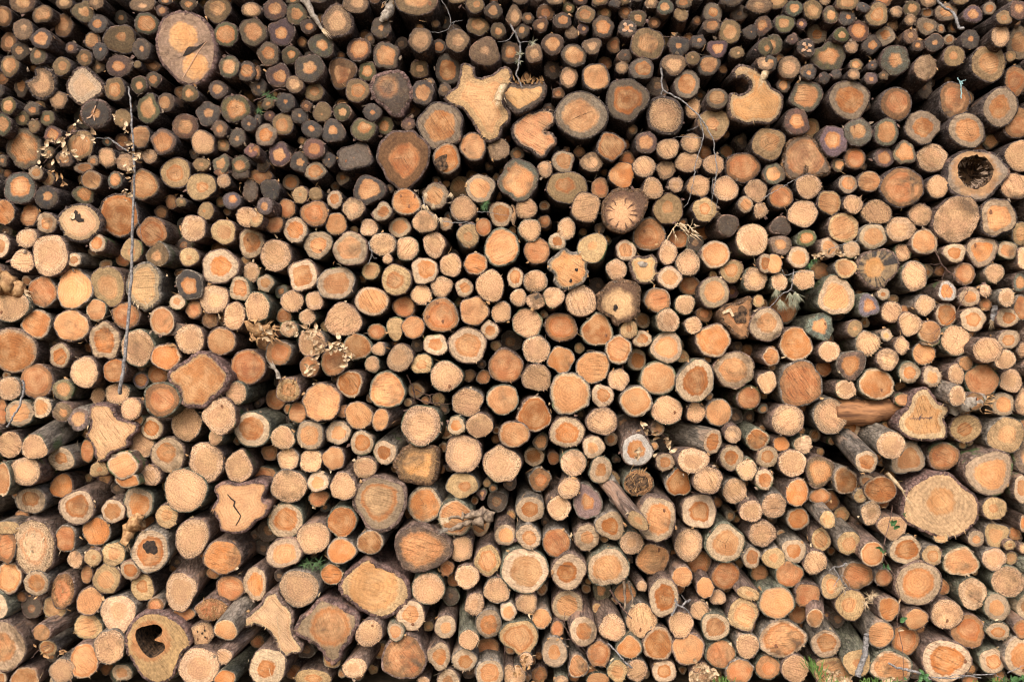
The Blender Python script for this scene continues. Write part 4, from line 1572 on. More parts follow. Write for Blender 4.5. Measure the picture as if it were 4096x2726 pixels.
POLYS = [
('double_heart', 'g', 0.0, -0.013, [(644, 91), (679, 57), (731, 46), (783, 57), (827, 91), (848, 139), (859, 183), (857, 244), (846, 278), (818, 313), (783, 335), (748, 337), (713, 322), (679, 287), (648, 252), (633, 218), (626, 174), (631, 131)], 'huge purplish grey log with two orange hearts split by a dark crack'),
('bite', 'p', 0.0, 0.015, [(139, 278), (165, 266), (191, 272), (215, 296), (224, 331), (220, 365), (196, 387), (165, 397), (135, 387), (113, 361), (102, 333), (109, 320), (131, 311), (141, 300)], 'pale fuzzy log with a curved bite missing from its upper edge'),
('rounded_triangle', 'p', 0.0, -0.002, [(305, 274), (335, 266), (361, 283), (387, 309), (413, 339), (409, 365), (392, 383), (361, 400), (335, 420), (313, 415), (291, 400), (270, 370), (264, 339), (278, 313)], 'pinkish pale log with a smooth rounded-triangle end'),
('star_grey', 'k', 0.3, -0.003, [(324, 435), (344, 407), (378, 396), (413, 405), (435, 426), (442, 457), (435, 483), (413, 505), (383, 513), (357, 507), (333, 487), (322, 461)], 'grey log whose small orange heart sends out a dark star crack'),
('drop_dark', 'd', 0.45, -0.006, [(1485, 331), (1507, 300), (1546, 287), (1594, 283), (1624, 305), (1640, 339), (1648, 383), (1637, 413), (1620, 439), (1607, 461), (1576, 463), (1546, 435), (1520, 413), (1494, 392), (1481, 361)], 'dark purplish drop-shaped log with a dim orange heart'),
('star_cream', 'c', 0.0, -0.031, [(1846, 257), (1868, 251), (1894, 270), (1898, 300), (1929, 311), (1972, 296), (2011, 270), (2038, 274), (2046, 300), (2042, 331), (2025, 361), (2007, 392), (2020, 426), (2040, 452), (2033, 487), (2009, 509), (2005, 531), (1990, 557), (1959, 566), (1929, 552), (1914, 529), (1894, 492), (1872, 461), (1851, 435), (1820, 422), (1790, 405), (1779, 387), (1792, 368), (1824, 344), (1837, 305)], 'big cream log with a lobed star-shaped end and smooth sawn face'),
('hump', 'p', 0.6, -0.028, [(1302, 48), (1324, 20), (1350, 13), (1381, 28), (1398, 52), (1411, 78), (1407, 117), (1385, 139), (1355, 150), (1324, 150), (1302, 135), (1287, 104), (1285, 74)], 'tall humped tan log with pink scars along its upper rim'),
('broken_top', 'o', 0.75, -0.034, [(2009, 331), (2022, 318), (2057, 331), (2092, 337), (2135, 335), (2161, 324), (2183, 339), (2183, 374), (2165, 405), (2126, 431), (2074, 455), (2039, 431), (2004, 392)], 'orange log with dark ring whose top edge has crumbled into a jagged dip'),
('red_notch', 'r', 0.9, 0.007, [(2074, 479), (2105, 452), (2135, 446), (2170, 437), (2200, 439), (2220, 461), (2218, 492), (2200, 507), (2187, 518), (2183, 529), (2200, 526), (2222, 548), (2224, 574), (2209, 587), (2192, 605), (2179, 626), (2157, 631), (2135, 609), (2113, 596), (2083, 583), (2057, 552), (2046, 522), (2052, 496)], 'salmon red sawn log with a grey notch cut into its edge'),
('hooked', 'o', 0.85, -0.083, [(2935, 283), (2957, 263), (2988, 265), (3022, 278), (3057, 305), (3088, 348), (3127, 370), (3136, 413), (3122, 457), (3092, 487), (3062, 492), (3031, 487), (2996, 494), (2953, 483), (2922, 457), (2914, 418), (2918, 383), (2935, 370), (2957, 378), (2983, 370), (3003, 348), (3001, 331), (2988, 313), (2970, 305), (2944, 313), (2933, 300)], 'pale orange log with a hooked lobe curling over a deep side bay'),
('notched_brown', 'r', 0.75, 0.004, [(3135, 622), (3146, 579), (3176, 550), (3220, 539), (3259, 561), (3281, 596), (3298, 626), (3320, 666), (3318, 692), (3285, 700), (3246, 705), (3229, 696), (3224, 666), (3215, 698), (3189, 718), (3155, 707), (3137, 683), (3131, 657)], 'brown weathered log with a small dark notch in its lower edge'),
('black_star', 'o', 0.8, -0.043, [(226, 873), (244, 843), (278, 821), (322, 813), (365, 826), (396, 856), (407, 891), (400, 921), (374, 943), (361, 960), (322, 967), (287, 960), (257, 947), (248, 926), (233, 900)], 'wide orange log with a black ragged star stain in the middle'),
('splintered', 'o', 0.75, -0.022, [(513, 1100), (535, 1069), (570, 1047), (605, 1052), (631, 1078), (644, 1108), (639, 1152), (644, 1187), (626, 1213), (605, 1230), (585, 1245), (561, 1234), (539, 1221), (518, 1195), (505, 1152)], 'tall pale log with torn splinters along its lower edge'),
('starburst', 'd', 0.6, -0.035, [(2422, 799), (2448, 765), (2483, 754), (2527, 758), (2566, 760), (2587, 782), (2592, 808), (2579, 852), (2557, 895), (2522, 919), (2487, 932), (2448, 917), (2418, 891), (2409, 856), (2411, 826)], 'dark-rimmed log with a pale starburst heart'),
('horned', 'o', 0.9, -0.017, [(2200, 1039), (2231, 1013), (2257, 991), (2283, 1010), (2318, 1008), (2339, 1017), (2350, 1043), (2346, 1069), (2350, 1095), (2335, 1126), (2305, 1143), (2257, 1156), (2231, 1143), (2218, 1117), (2218, 1095), (2200, 1082), (2194, 1065)], 'orange log with two horn-like corners and two small dark knots'),
('knotty', 'o', 0.8, 0.004, [(2520, 1047), (2544, 1023), (2583, 1028), (2609, 1019), (2629, 1043), (2624, 1069), (2627, 1100), (2605, 1130), (2570, 1134), (2544, 1121), (2527, 1087)], 'squarish orange log with grey knotty patch and scarred corner'),
('bark_burl', 'd', 0.5, -0.049, [(2418, 1156), (2448, 1126), (2487, 1117), (2531, 1126), (2557, 1147), (2561, 1182), (2555, 1221), (2557, 1248), (2522, 1282), (2492, 1287), (2466, 1298), (2448, 1269), (2418, 1256), (2392, 1234), (2396, 1200), (2394, 1178)], 'pale-hearted log buried in a thick ragged collar of brown bark'),
('rotten_knob', 'r', 0.5, -0.037, [(2883, 1243), (2918, 1215), (2957, 1213), (2996, 1187), (3009, 1200), (3005, 1248), (3007, 1278), (2996, 1313), (2992, 1343), (2966, 1352), (2940, 1335), (2914, 1308), (2892, 1287)], 'broken knobbly log end with a rotten brown pit'),
('hollow_grey', 'g', 0.0, -0.033, [(3788, 708), (3794, 656), (3820, 621), (3864, 599), (3903, 599), (3951, 604), (3994, 625), (4025, 660), (4038, 691), (4016, 726), (3990, 752), (3968, 778), (3933, 802), (3890, 802), (3851, 789), (3812, 769), (3790, 739)], 'huge grey weathered log with a wide jagged rotted hollow'),
('dark_wedge', 'k', 0.45, 0.005, [(3431, 1043), (3455, 1013), (3498, 1000), (3542, 997), (3572, 1008), (3594, 1039), (3596, 1069), (3581, 1100), (3551, 1126), (3537, 1147), (3507, 1156), (3477, 1143), (3450, 1117), (3433, 1082)], 'rounded-triangular log with blue-black stain around an orange centre'),
('fan_brown', 'r', 0.95, -0.13, [(668, 1495), (705, 1464), (748, 1438), (779, 1412), (818, 1408), (853, 1425), (896, 1468), (918, 1503), (905, 1538), (879, 1573), (848, 1595), (822, 1625), (783, 1627), (740, 1621), (722, 1599), (718, 1568), (700, 1547), (679, 1529)], 'reddish brown log with a fan-shaped lined face and flaring bark'),
('lobed_pale', 'o', 0.95, -0.04, [(361, 1625), (400, 1616), (439, 1625), (461, 1660), (483, 1677), (522, 1686), (546, 1695), (544, 1725), (513, 1756), (509, 1782), (479, 1799), (439, 1812), (426, 1834), (400, 1845), (383, 1834), (374, 1790), (352, 1756), (344, 1738), (361, 1703), (355, 1664)], 'long pale log with an uneven three-lobed sawn end'),
('ragged_square', 'd', 0.65, -0.002, [(1594, 1816), (1616, 1790), (1655, 1775), (1703, 1784), (1746, 1790), (1755, 1825), (1750, 1869), (1742, 1912), (1716, 1936), (1677, 1932), (1637, 1925), (1603, 1912), (1585, 1877), (1576, 1847)], 'ragged squarish orange log with thick torn bark all round'),
('shield_signed', 'o', 0.75, -0.042, [(3646, 1582), (3677, 1555), (3707, 1551), (3733, 1577), (3755, 1608), (3794, 1625), (3798, 1651), (3777, 1677), (3790, 1708), (3785, 1751), (3742, 1760), (3707, 1762), (3651, 1756), (3611, 1734), (3590, 1708), (3590, 1673), (3607, 1651), (3633, 1625)], 'shield-shaped orange log with a pencilled scribble across its face'),
('big_pale', 'b', 0.35, -0.013, [(3616, 1995), (3633, 1956), (3677, 1921), (3725, 1897), (3772, 1893), (3812, 1903), (3838, 1930), (3868, 1956), (3903, 1982), (3918, 2025), (3912, 2077), (3890, 2104), (3855, 2134), (3812, 2149), (3764, 2147), (3716, 2130), (3668, 2112), (3629, 2090), (3609, 2056)], 'very large pale log with a small orange heart and purple bark edge'),
('cracked_lobed', 'r', 0.95, -0.042, [(857, 1956), (892, 1930), (957, 1936), (1018, 1926), (1066, 1940), (1051, 1995), (1076, 2017), (1061, 2060), (1024, 2083), (996, 2114), (944, 2133), (883, 2118), (872, 2079), (853, 2048), (844, 2038), (870, 1995)], 'wide pale reddish slab log split by a curved dark crack'),
('heart_hollow', 'b', 0.0, -0.05, [(507, 2544), (531, 2488), (579, 2451), (635, 2451), (687, 2472), (726, 2505), (753, 2549), (755, 2583), (722, 2618), (705, 2662), (683, 2710), (644, 2731), (596, 2723), (561, 2688), (535, 2644), (513, 2605)], 'big brown log with a deep heart-shaped hollow through its middle'),
('pointed_dome', 'o', 0.72, 0.002, [(1463, 2229), (1485, 2235), (1511, 2257), (1546, 2270), (1585, 2288), (1616, 2309), (1637, 2340), (1640, 2375), (1629, 2405), (1598, 2436), (1568, 2457), (1533, 2470), (1494, 2466), (1459, 2449), (1424, 2422), (1389, 2392), (1368, 2375), (1357, 2344), (1372, 2305), (1398, 2279), (1429, 2253)], 'very large orange-hearted log with a pointed top and thick bark'),
('kite', 'r', 0.6, -0.037, [(1285, 2396), (1320, 2401), (1355, 2418), (1385, 2440), (1416, 2457), (1433, 2483), (1420, 2518), (1407, 2544), (1394, 2575), (1368, 2596), (1359, 2631), (1333, 2655), (1311, 2636), (1285, 2601), (1255, 2570), (1220, 2553), (1189, 2536), (1180, 2514), (1198, 2479), (1224, 2453), (1250, 2427)], 'large brown kite-shaped log tapering to a point at its bottom'),
('shoe_pale', 'o', 0.9, -0.037, [(967, 2483), (976, 2509), (1007, 2501), (1024, 2496), (1068, 2518), (1098, 2557), (1111, 2596), (1137, 2625), (1168, 2614), (1198, 2614), (1207, 2588), (1185, 2557), (1168, 2523), (1172, 2470), (1163, 2436), (1128, 2405), (1102, 2368), (1063, 2379), (1046, 2414), (1020, 2436)], 'pale slab log shaped like a shoe, with a narrow foot')]

stuff = MB()
WORLD = []                      # x, z, r of every log in the front of the stack
rows = [ln for ln in LOGS.strip().split("\n") if ln]
for n, ln in enumerate(rows):
    a, lab = ln.split("|")
    p = a.split(",")
    x, y, rx, ry, rot = [float(v) for v in p[:5]]
    t, h, d, fl, key = p[5], float(p[6]) / 10, float(p[7]) / 100, p[8], p[9]
    r = random.Random(n * 7 + 3)
    c0 = wp(x, y, d)
    WORLD.append((c0.x, c0.z, max(rx, ry) * (D + d) / F, d))
    if not lab:
        log_round(stuff, stuff, x, y, rx, ry, rot, t, h, d, fl, r, 0, 1)
        continue
    fm, bm = MB(), MB()
    if key == 'S21':
        t, h = 'o', .76
    c, RX, RY, til, seed = log_round(fm, bm, x, y, rx, ry, rot, t, h, d, fl, r, rimw=(.14 if key == 'S3' else None))
    root = tag(empty("log", c), lab, "log", GROUP)
    fo = fm.build("cut_face", [M_WOOD], root, c)
    bm.build("bark", [M_BARK], root, c)
    R = min(RX, RY)
    if 'w' in fl or (not key and r.random() < .06):
        V, Fc = rays(c, R, r.choice([2, 3, 4, 5]), r)
        plain("crack", V, Fc, M_CRACK, root, c)
    if 'n' in fl or (not key and r.random() < .12):
        for k in range(3 if 'n' in fl else 1):
            a_, q = r.uniform(0, 6.28), r.uniform(.35, .75)
            cc = c + Vector((RX * q * math.cos(a_), (RX * q * math.cos(a_)) * til[0] + RY * q * math.sin(a_) * til[1], RY * q * math.sin(a_)))
            V, Fc = blob(cc, R * r.uniform(.06, .11), R * r.uniform(.09, .15), r)
            plain("knot", V, Fc, M_KNOT, root, c)
    if key == 'S7':
        V, Fc = blob(c + Vector((-RX * .38, 0, -RY * .2)), RX * .5, RY * .55, r, 26, .25)
        plain("rotten_pocket", V, Fc, M_ROT, root, c)
    if key == 'S16':
        V, Fc = blob(c + Vector((0, 0, 0)), RX * .8, RY * .75, r, 30, .25)
        plain("rotten_pocket", V, Fc, M_ROT, root, c)
    if key in ('S1', 'S4'):
        for k in range(4):
            a_ = .6 + k * 1.6
            V, Fc = blob(c + Vector((RX * .45 * math.cos(a_), 0, RY * .45 * math.sin(a_))), RX * .24, RY * .17, r, 16, .3)
            plain("pale_spot", V, Fc, M_SCAR, root, c)
    if key in ('S16', 'S12', 'S20', 'S22', 'S23'):
        V, Fc = [], []
        for k in range(46):
            a_, q = r.uniform(0, 6.28), math.sqrt(r.random()) * .9
            b = c + Vector((RX * q * math.cos(a_), -.004, RY * q * math.sin(a_)))
            dr = Vector((r.gauss(.25, .25), -r.uniform(.1, .7), r.gauss(.5, .4))).normalized() * r.uniform(.02, .05)
            sd_ = Vector((.004, 0, -.002))
            i = len(V)
            V += [b - sd_, b + sd_, b + dr]
            Fc += [(i, i + 1, i + 2)]
        plain("splinters", V, Fc, M_STRAW if key == 'S20' else M_LEAFB, root, c)["kind"] = "stuff"
    if key == 'S21':
        V, Fc = [], []
        cc = c + Vector((-.002, 0, .02))
        for (ox, oz, q) in ((-.15, .12, .2), (.12, .2, .16), (.2, -.1, .2), (-.05, -.02, .2)):
            v2, f2 = blob(cc + Vector((ox * RX, 0, oz * RY)), RX * q, RY * q * 1.1, r, 16, .2)
            i = len(V)
            V += v2
            Fc += [tuple(k + i for k in f) for f in f2]
        plain("rotten_pocket", V, Fc, M_CRACK, root, c)
        plain("crack", *blob(c + Vector((0, 0, -RY * .86)), RX * .06, RY * .14, r), M_CRACK, root, c)
    if key == 'S24':
        for ox, oz in ((.25, .35), (.3, -.2), (-.35, .25), (-.1, -.4), (.05, .1)):
            plain("dark_dot", *blob(c + Vector((ox * RX, 0, oz * RY)), .006, .007, r), M_CRACK, root, c)


# ---- logs with an outline of their own
def smooth_poly(P, m=5):
    out = []
    n = len(P)
    for i in range(n):
        p0, p1, p2, p3 = [Vector(P[(i + k - 1) % n]) for k in range(4)]
        for q in range(m):
            t = q / m
            out.append(.5 * ((2 * p1) + (p2 - p0) * t + (2 * p0 - 5 * p1 + 4 * p2 - p3) * t * t + (3 * p1 - p0 - 3 * p2 + p3) * t ** 3))
    return out


def inpoly(p, P):
    c = False
    j = len(P) - 1
    for i in range(len(P)):
        a, b = P[i], P[j]
        if (a[1] > p[1]) != (b[1] > p[1]) and p[0] < (b[0] - a[0]) * (p[1] - a[1]) / (b[1] - a[1] + 1e-12) + a[0]:
            c = not c
        j = i
    return c


def segd(p, a, b):
    ab, ap = b - a, p - a
    t = max(0, min(1, ap.dot(ab) / max(1e-12, ab.dot(ab))))
    return (ap - ab * t).length


KT = 1024 / 2354.0


def tp(tile, pts):
    ox, oy = int(tile[0]) * 1024, (0, 682, 1364, 2044)[int(tile[1])]
    return [(ox + a * KT, oy + b * KT) for a, b in pts]


HOLES = {
    'heart_hollow': tp('03', [(1255, 1100), (1300, 1060), (1380, 1040), (1450, 1040), (1492, 1085), (1478, 1140), (1420, 1178), (1502, 1212), (1514, 1262), (1470, 1310), (1390, 1345), (1330, 1300), (1290, 1240), (1262, 1180)]),
    'hollow_grey': tp('31', [(1745, 0), (1760, -70), (1820, -125), (1900, -140), (1990, -120), (2055, -60), (2068, 10), (2050, 80), (2000, 130), (1940, 165), (1880, 170), (1820, 140), (1770, 80)]),
}
CENTERS = {
    'heart_hollow': [tp('03', [(1382, 1190)])[0] + (400,)],
    'hollow_grey': [tp('31', [(1905, 20)])[0] + (430,)],
    'double_heart': [tp('00', [(1680, 345)])[0] + (118 / .45,), tp('00', [(1790, 610)])[0] + (105 / .45,)],
    'starburst': [tp('21', [(1010, 390)])[0] + (260,)],
    'bark_burl': [tp('21', [(980, 1230)])[0] + (245,)],
    'big_pale': [tp('32', [(1595, 1470)])[0] + (310,)],
    'pointed_dome': [tp('13', [(1080, 690)])[0] + (310,)],
    'kite': [tp('13', [(680, 1060)])[0] + (300,)],
    'drop_dark': [tp('10', [(1210, 800)])[0] + (230,)],
    'notched_brown': [tp('30', [(350, 1450)])[0] + (215,)],
    'dark_wedge': [tp('31', [(975, 895)])[0] + (215,)],
}
for n, (key, t, h, d, P, lab) in enumerate(POLYS):
    r = random.Random(900 + n)
    S = [wp(px, py, d) for px, py in P]
    cx = sum(q.x for q in S) / len(S)
    cz = sum(q.z for q in S) / len(S)
    c = Vector((cx, d, cz))
    xs = [q.x for q in S]
    zs = [q.z for q in S]
    WORLD.append((cx, cz, .5 * max(max(xs) - min(xs), max(zs) - min(zs)), d))
    out = smooth_poly([(q.x - cx, q.z - cz) for q in S], 5)
    if sum(out[i].x * out[i - 1].y - out[i - 1].x * out[i].y for i in range(len(out))) > 0:
        out.reverse()
    nrm = []
    m = len(out)
    for i in range(m):
        tg = out[(i + 1) % m] - out[i - 1]
        tg.normalize()
        nrm.append(Vector((tg.y, -tg.x)))
    # make normals point outward
    if not sum(1 for i in range(m) if inpoly(out[i] + nrm[i] * .002, out)) < m / 2:
        nrm = [-q for q in nrm]
    out = [out[i] + nrm[i] * (r.gauss(0, .0012) + .004 * noise.noise(Vector((out[i].x * 40, n * 3.1, out[i].y * 40)))) for i in range(m)]
    fx, fy = (cx / ((D + d) / F) + W / 2), ((CZ - cz) / ((D + d) / F) + H / 2)
    heart, sap, prm = style(t, h if h else .7, fx, fy, r, {'star_cream': 's', 'shield_signed': 's', 'horned': 's', 'red_notch': 's', 'lobed_pale': 's', 'fan_brown': 's'}.get(key, ''))
    hh = h
    if key == 'double_heart':
        heart, sap, hh = (.52, .25, .095, .5), (.30, .19, .125, .5), .5
        prm = (1.5, .3, .12, 0)
    elif key == 'rounded_triangle':
        heart, sap = (.56, .36, .22, .8), (.52, .37, .24, .2)
    elif key == 'starburst':
        heart, sap, hh = (.52, .28, .145, .52), (.15, .078, .048, .3), .52
        prm = (1.3, 1.0, .2, 0)
    elif key == 'bark_burl':
        heart, sap, hh = (.56, .34, .165, .55), (.15, .08, .045, .3), .55
        prm = (.3, .9, .1, 0)
    elif key == 'heart_hollow':
        heart, sap, hh = (.40, .165, .06, .45), (.46, .285, .125, .8), .45
        prm = (.6, .15, .12, 0)
    elif key == 'hollow_grey':
        heart, sap, hh = (.36, .19, .09, .5), (.28, .21, .15, .35), .5
        prm = (1.2, .3, .1, 0)
    elif key == 'big_pale':
        heart, sap, hh = (.54, .265, .105, .42), (.52, .33, .175, .6), .42
        prm = (.7, .05, 0, .3)
    elif key == 'pointed_dome':
        heart, sap, hh = (.50, .255, .10, .74), (.46, .30, .15, .6), .74
    elif key == 'kite':
        heart, sap, hh = (.40, .195, .085, .62), (.26, .18, .105, .6), .62
    elif key == 'notched_brown':
        heart, sap, hh = (.29, .135, .065, .8), (.12, .085, .06, .6), .8
    elif key == 'fan_brown':
        heart, sap, hh = (.36, .15, .052, .95), (.36, .22, .11, .5), .93
    elif key == 'ragged_square':
        heart, sap, hh = (.53, .25, .08, .68), (.24, .135, .06, .3), .68
        prm = (1.2, .8, 0, 0)
    elif key == 'dark_wedge':
        heart, sap, hh = (.54, .26, .085, .42), (.33, .22, .12, .3), .42
        prm = (1.2, .25, 1.0, .2)
    elif key == 'star_cream':
        heart, sap, hh = (.56, .30, .135, .66), (.46, .285, .135, .5), .66
        prm = (1.5, .45, 0, .3)
    PRE = {'hooked': ((.55, .275, .105), (.44, .29, .155)), 'red_notch': ((.56, .25, .115), (.40, .25, .15)), 'shield_signed': ((.55, .28, .11), (.58, .40, .22)),
           'lobed_pale': ((.60, .35, .18), (.42, .26, .13)), 'cracked_lobed': ((.55, .29, .14), (.36, .2, .1)), 'horned': ((.58, .26, .095), (.40, .27, .15)),
           'black_star': ((.61, .35, .19), (.40, .26, .14)), 'splintered': ((.63, .38, .175), (.40, .29, .17)), 'shoe_pale': ((.58, .36, .20), (.54, .37, .2)),
           'broken_top': ((.56, .31, .125), (.10, .075, .055)), 'knotty': ((.58, .33, .14), (.5, .34, .17))}
    if key in PRE:
        a_, b_ = PRE[key]
        heart, sap = a_ + (hh or .8,), b_ + (sap[3],)
        prm = (prm[0], .3, 0, .3)
    heart = heart[:3] + (hh if hh else .6,)
    hole = HOLES.get(key)
    hp = None
    if hole:
        hp = smooth_poly([(wp(a, b, d).x - cx, wp(a, b, d).z - cz) for a, b in hole], 4)
        if sum(hp[i].x * hp[i - 1].y - hp[i - 1].x * hp[i].y for i in range(len(hp))) > 0:
            hp.reverse()
        hp = [q + Vector((r.gauss(0, .003), r.gauss(0, .003))) * (1 if key == 'hollow_grey' else .3) for q in hp]
    rimk = .010 if t not in 'd' else .014
    if key in ('kite', 'pointed_dome', 'big_pale', 'double_heart', 'drop_dark', 'ragged_square', 'heart_hollow', 'fan_brown'):
        rimk = .012 if key in ('big_pale', 'double_heart', 'heart_hollow') else .018
        out = [out[i] + nrm[i] * ((.007 if rimk > .015 else .003) * noise.noise(Vector((out[i].x * 28, n * 5.1 + 9, out[i].y * 28))) + .003) for i in range(m)]
    inner = [out[i] - nrm[i] * (rimk + (.006 * noise.noise(Vector((out[i].x * 35, n * 2.3 + 50, out[i].y * 35))) if rimk > .015 else 0) + abs(r.gauss(0, .002))) for i in range(m)]
    pts = list(inner)
    segs = [(i, (i + 1) % m) for i in range(m)]
    if hp:
        b = len(pts)
        pts += hp
        segs += [(b + i, b + (i + 1) % len(hp)) for i in range(len(hp))]
    st = max(max(xs) - min(xs), max(zs) - min(zs)) / 17
    gx = min(q.x for q in inner)
    while gx < max(q.x for q in inner):
        gz = min(q.y for q in inner)
        while gz < max(q.y for q in inner):
            q = Vector((gx + r.uniform(-.25, .25) * st, gz + r.uniform(-.25, .25) * st))
            if inpoly(q, inner) and min(segd(q, inner[i], inner[i - 1]) for i in range(m)) > st * .35:
                if not hp or (not inpoly(q, hp) and min(segd(q, hp[i], hp[i - 1]) for i in range(len(hp))) > st * .35):
                    pts.append(q)
            gz += st
        gx += st
    vo, _, fo, ov, _, _ = delaunay_2d_cdt([Vector(q) for q in pts], segs, [], 0, 1e-6)
    dist = [min(segd(q, inner[i], inner[i - 1]) for i in range(m)) for q in vo]
    dm = max(dist)
    fm, bm = MB(), MB()
    seed = r.uniform(0, 400)
    fm.cur = .55 if key in ('ragged_square', 'double_heart', 'bark_burl', 'hollow_grey', 'drop_dark', 'notched_brown', 'kite') else .2
    tx, tz = r.gauss(0, .04), r.gauss(0, .04)
    cens = [(wp(a, b, d).x - cx, wp(a, b, d).z - cz, q * KT * (D + d) / F) for a, b, q in CENTERS.get(key, [])]
    for q, ds in zip(vo, dist):
        tt = 1 - ds / dm
        ccx, ccz = 0.0, 0.0
        if cens:
            best = min(cens, key=lambda z: (Vector((q.x - z[0], q.y - z[1])).length) / z[2])
            tt = Vector((q.x - best[0], q.y - best[1])).length / best[2]
            ccx, ccz = best[0], best[1]
        yo = q.x * tx + q.y * tz + (r.uniform(0, .005) if ds < 1e-5 else 0)
        fm.vert((cx + q.x, d + yo, cz + q.y), (q.x - ccx, seed, q.y - ccz), tt, heart, sap, prm)
    for f in fo:
        g = sum((vo[k] for k in f), Vector((0, 0))) / 3
        if not inpoly(g, inner) or (hp and inpoly(g, hp)):
            continue
        a_, b_, c_ = [vo[k] for k in f[:3]]
        ccw = (b_.x - a_.x) * (c_.y - a_.y) - (b_.y - a_.y) * (c_.x - a_.x)
        fm.face(tuple(f) if ccw < 0 else tuple(reversed(f)))
    # rim splinters
    for _ in range(int(m * (1.2 if t == 'd' or key == 'ragged_square' else .3))):
        i = r.randrange(m)
        q = inner[i] - nrm[i] * .003
        L = r.uniform(.006, .018)
        dr = (nrm[i] + Vector((r.gauss(0, .5), r.gauss(0, .5)))) * L
        tg = Vector((-nrm[i].y, nrm[i].x)) * r.uniform(.0015, .004)
        a0 = fm.vert((cx + q.x - tg.x, d + q.x * tx + q.y * tz - .001, cz + q.y - tg.y), (q.x, seed, q.y), .98, heart, sap, prm)
        a1 = fm.vert((cx + q.x + tg.x, d + q.x * tx + q.y * tz - .001, cz + q.y + tg.y), (q.x, seed, q.y), .98, heart, sap, prm)
        a2 = fm.vert((cx + q.x + dr.x, d + q.x * tx + q.y * tz - .006, cz + q.y + dr.y), (q.x, seed, q.y), .98, heart, sap, prm)
        fm.face((a0, a1, a2))
    root = tag(empty("log", c), lab, "log", GROUP)
    fm.build("cut_face", [M_WOOD], root, c)
    ax = axis_of(fx, fy, r)
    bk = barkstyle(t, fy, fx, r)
    if key in ('ragged_square', 'starburst', 'bark_burl', 'rotten_knob', 'notched_brown'):
        bk = (.17, .095, .05, 0)
    if key in ('pointed_dome', 'kite', 'big_pale', 'double_heart', 'fan_brown', 'drop_dark', 'heart_hollow', 'lobed_pale', 'cracked_lobed', 'shield_signed'):
        bk = (.21, .125, .105, 0)
    Z = (0, 0, 0, 0)
    prev = None
    bs = r.uniform(0, 300)
    for q_, (yy, off, am) in enumerate([(.004, -rimk - .003, 0), (.0, .0, .0), (.03, .006, .004), (.1, .0, .006), (.3, -.004, .008), (.7, -.008, .008), (1.5, -.012, .008)]):
        cur = []
        for i in range(m):
            nn = noise.noise(Vector((out[i].x * 14, bs + yy * 4, out[i].y * 14)))
            p = out[i] + nrm[i] * (off + am * 1.5 * nn + (abs(r.gauss(0, .003)) if q_ == 1 else 0))
            yo = p.x * tx + p.y * tz + (r.uniform(0, .010) if q_ == 1 else 0)
            cur.append(bm.vert((cx + p.x + ax[0] * yy, d + yy + yo, cz + p.y + ax[1] * yy), (p.x, bs + yy, p.y), 1, bk, Z, Z))
        if prev:
            for i in range(m):
                j = (i + 1) % m
                bm.face((prev[i], prev[j], cur[j], cur[i]))
        prev = cur
    bm.build("bark", [M_BARK], root, c)
    if hp:
        V, Fc = [], []
        k = len(hp)
        for q_, (yy, sc_) in enumerate(((.0, 1), (.012, .96), (.05, .93), (.11, .84), (.20, .62)) if key == 'hollow_grey' else ((.0, 1), (.03, 1.02), (.12, .97), (.28, .9), (.45, .8))):
            for i in range(k):
                n_ = noise.noise(Vector((hp[i].x * 40, yy * 30, hp[i].y * 40))) * (2.2 if key == 'hollow_grey' else 1)
                s2 = sc_ + (n_ * .10 if q_ else 0)
                mc = sum(hp, Vector((0, 0))) / k
                p = mc + (hp[i] - mc) * s2
                V.append((cx + p.x + ax[0] * yy, d + yy + p.x * tx + p.y * tz, cz + p.y + ax[1] * yy))
            if q_:
                Fc += [((q_ - 1) * k + i, q_ * k + i, q_ * k + (i + 1) % k, (q_ - 1) * k + (i + 1) % k) for i in range(k)]
        Fc.append(tuple(4 * k + i for i in range(k)))
        hol = plain("hollow", V, Fc, M_ROT, root, c)
        V, Fc = [], []
        for q_ in range(120 if key == 'hollow_grey' else 14):
            i = r.randrange(k)
            mc = sum(hp, Vector((0, 0))) / k
            f_ = r.uniform(.72, .99) if key == 'hollow_grey' else r.uniform(.93, 1)
            p = mc + (hp[i] - mc) * f_
            dr = (mc - hp[i]) * (r.uniform(.08, .35) if key == 'hollow_grey' else r.uniform(.02, .08))
            yy = d + .15 * (1 - f_) * 2 + r.uniform(0, .03)
            e = Vector((-dr.y, dr.x)) * r.uniform(.1, .3)
            b_ = len(V)
            V += [(cx + p.x + e.x, yy + .01, cz + p.y + e.y), (cx + p.x - e.x, yy + .01, cz + p.y - e.y), (cx + p.x + dr.x, yy + r.uniform(.0, .05), cz + p.y + dr.y)]
            Fc.append((b_, b_ + 1, b_ + 2))
        plain("rotten_shards", V, Fc, M_ROTL, root, c)["kind"] = "stuff"

    def mark(name, tile, pts, wd, mat, closed=False, yo=-.004):
        Q = [wp(a, b, d) for a, b in tp(tile, pts)]
        if closed:
            V = [(q.x, d + (q.x - cx) * tx + (q.z - cz) * tz + yo, q.z) for q in Q]
            return plain(name, V, [tuple(range(len(V)))], mat, root, c)
        V, Fc = [], []
        for i, q in enumerate(Q):
            tg = (Q[min(i + 1, len(Q) - 1)] - Q[max(i - 1, 0)])
            tg.normalize()
            e = Vector((-tg.z, 0, tg.x)) * wd * (.45 + .55 * math.sin(math.pi * min(1, (i + .35) / (len(Q) - .3))))
            for sgn in (-1, 1):
                p = q + e * sgn
                V.append((p.x, d + (p.x - cx) * tx + (p.z - cz) * tz + yo, p.z))
            if i:
                Fc.append((2 * i - 2, 2 * i - 1, 2 * i + 1, 2 * i))
        return plain(name, V, Fc, mat, root, c)

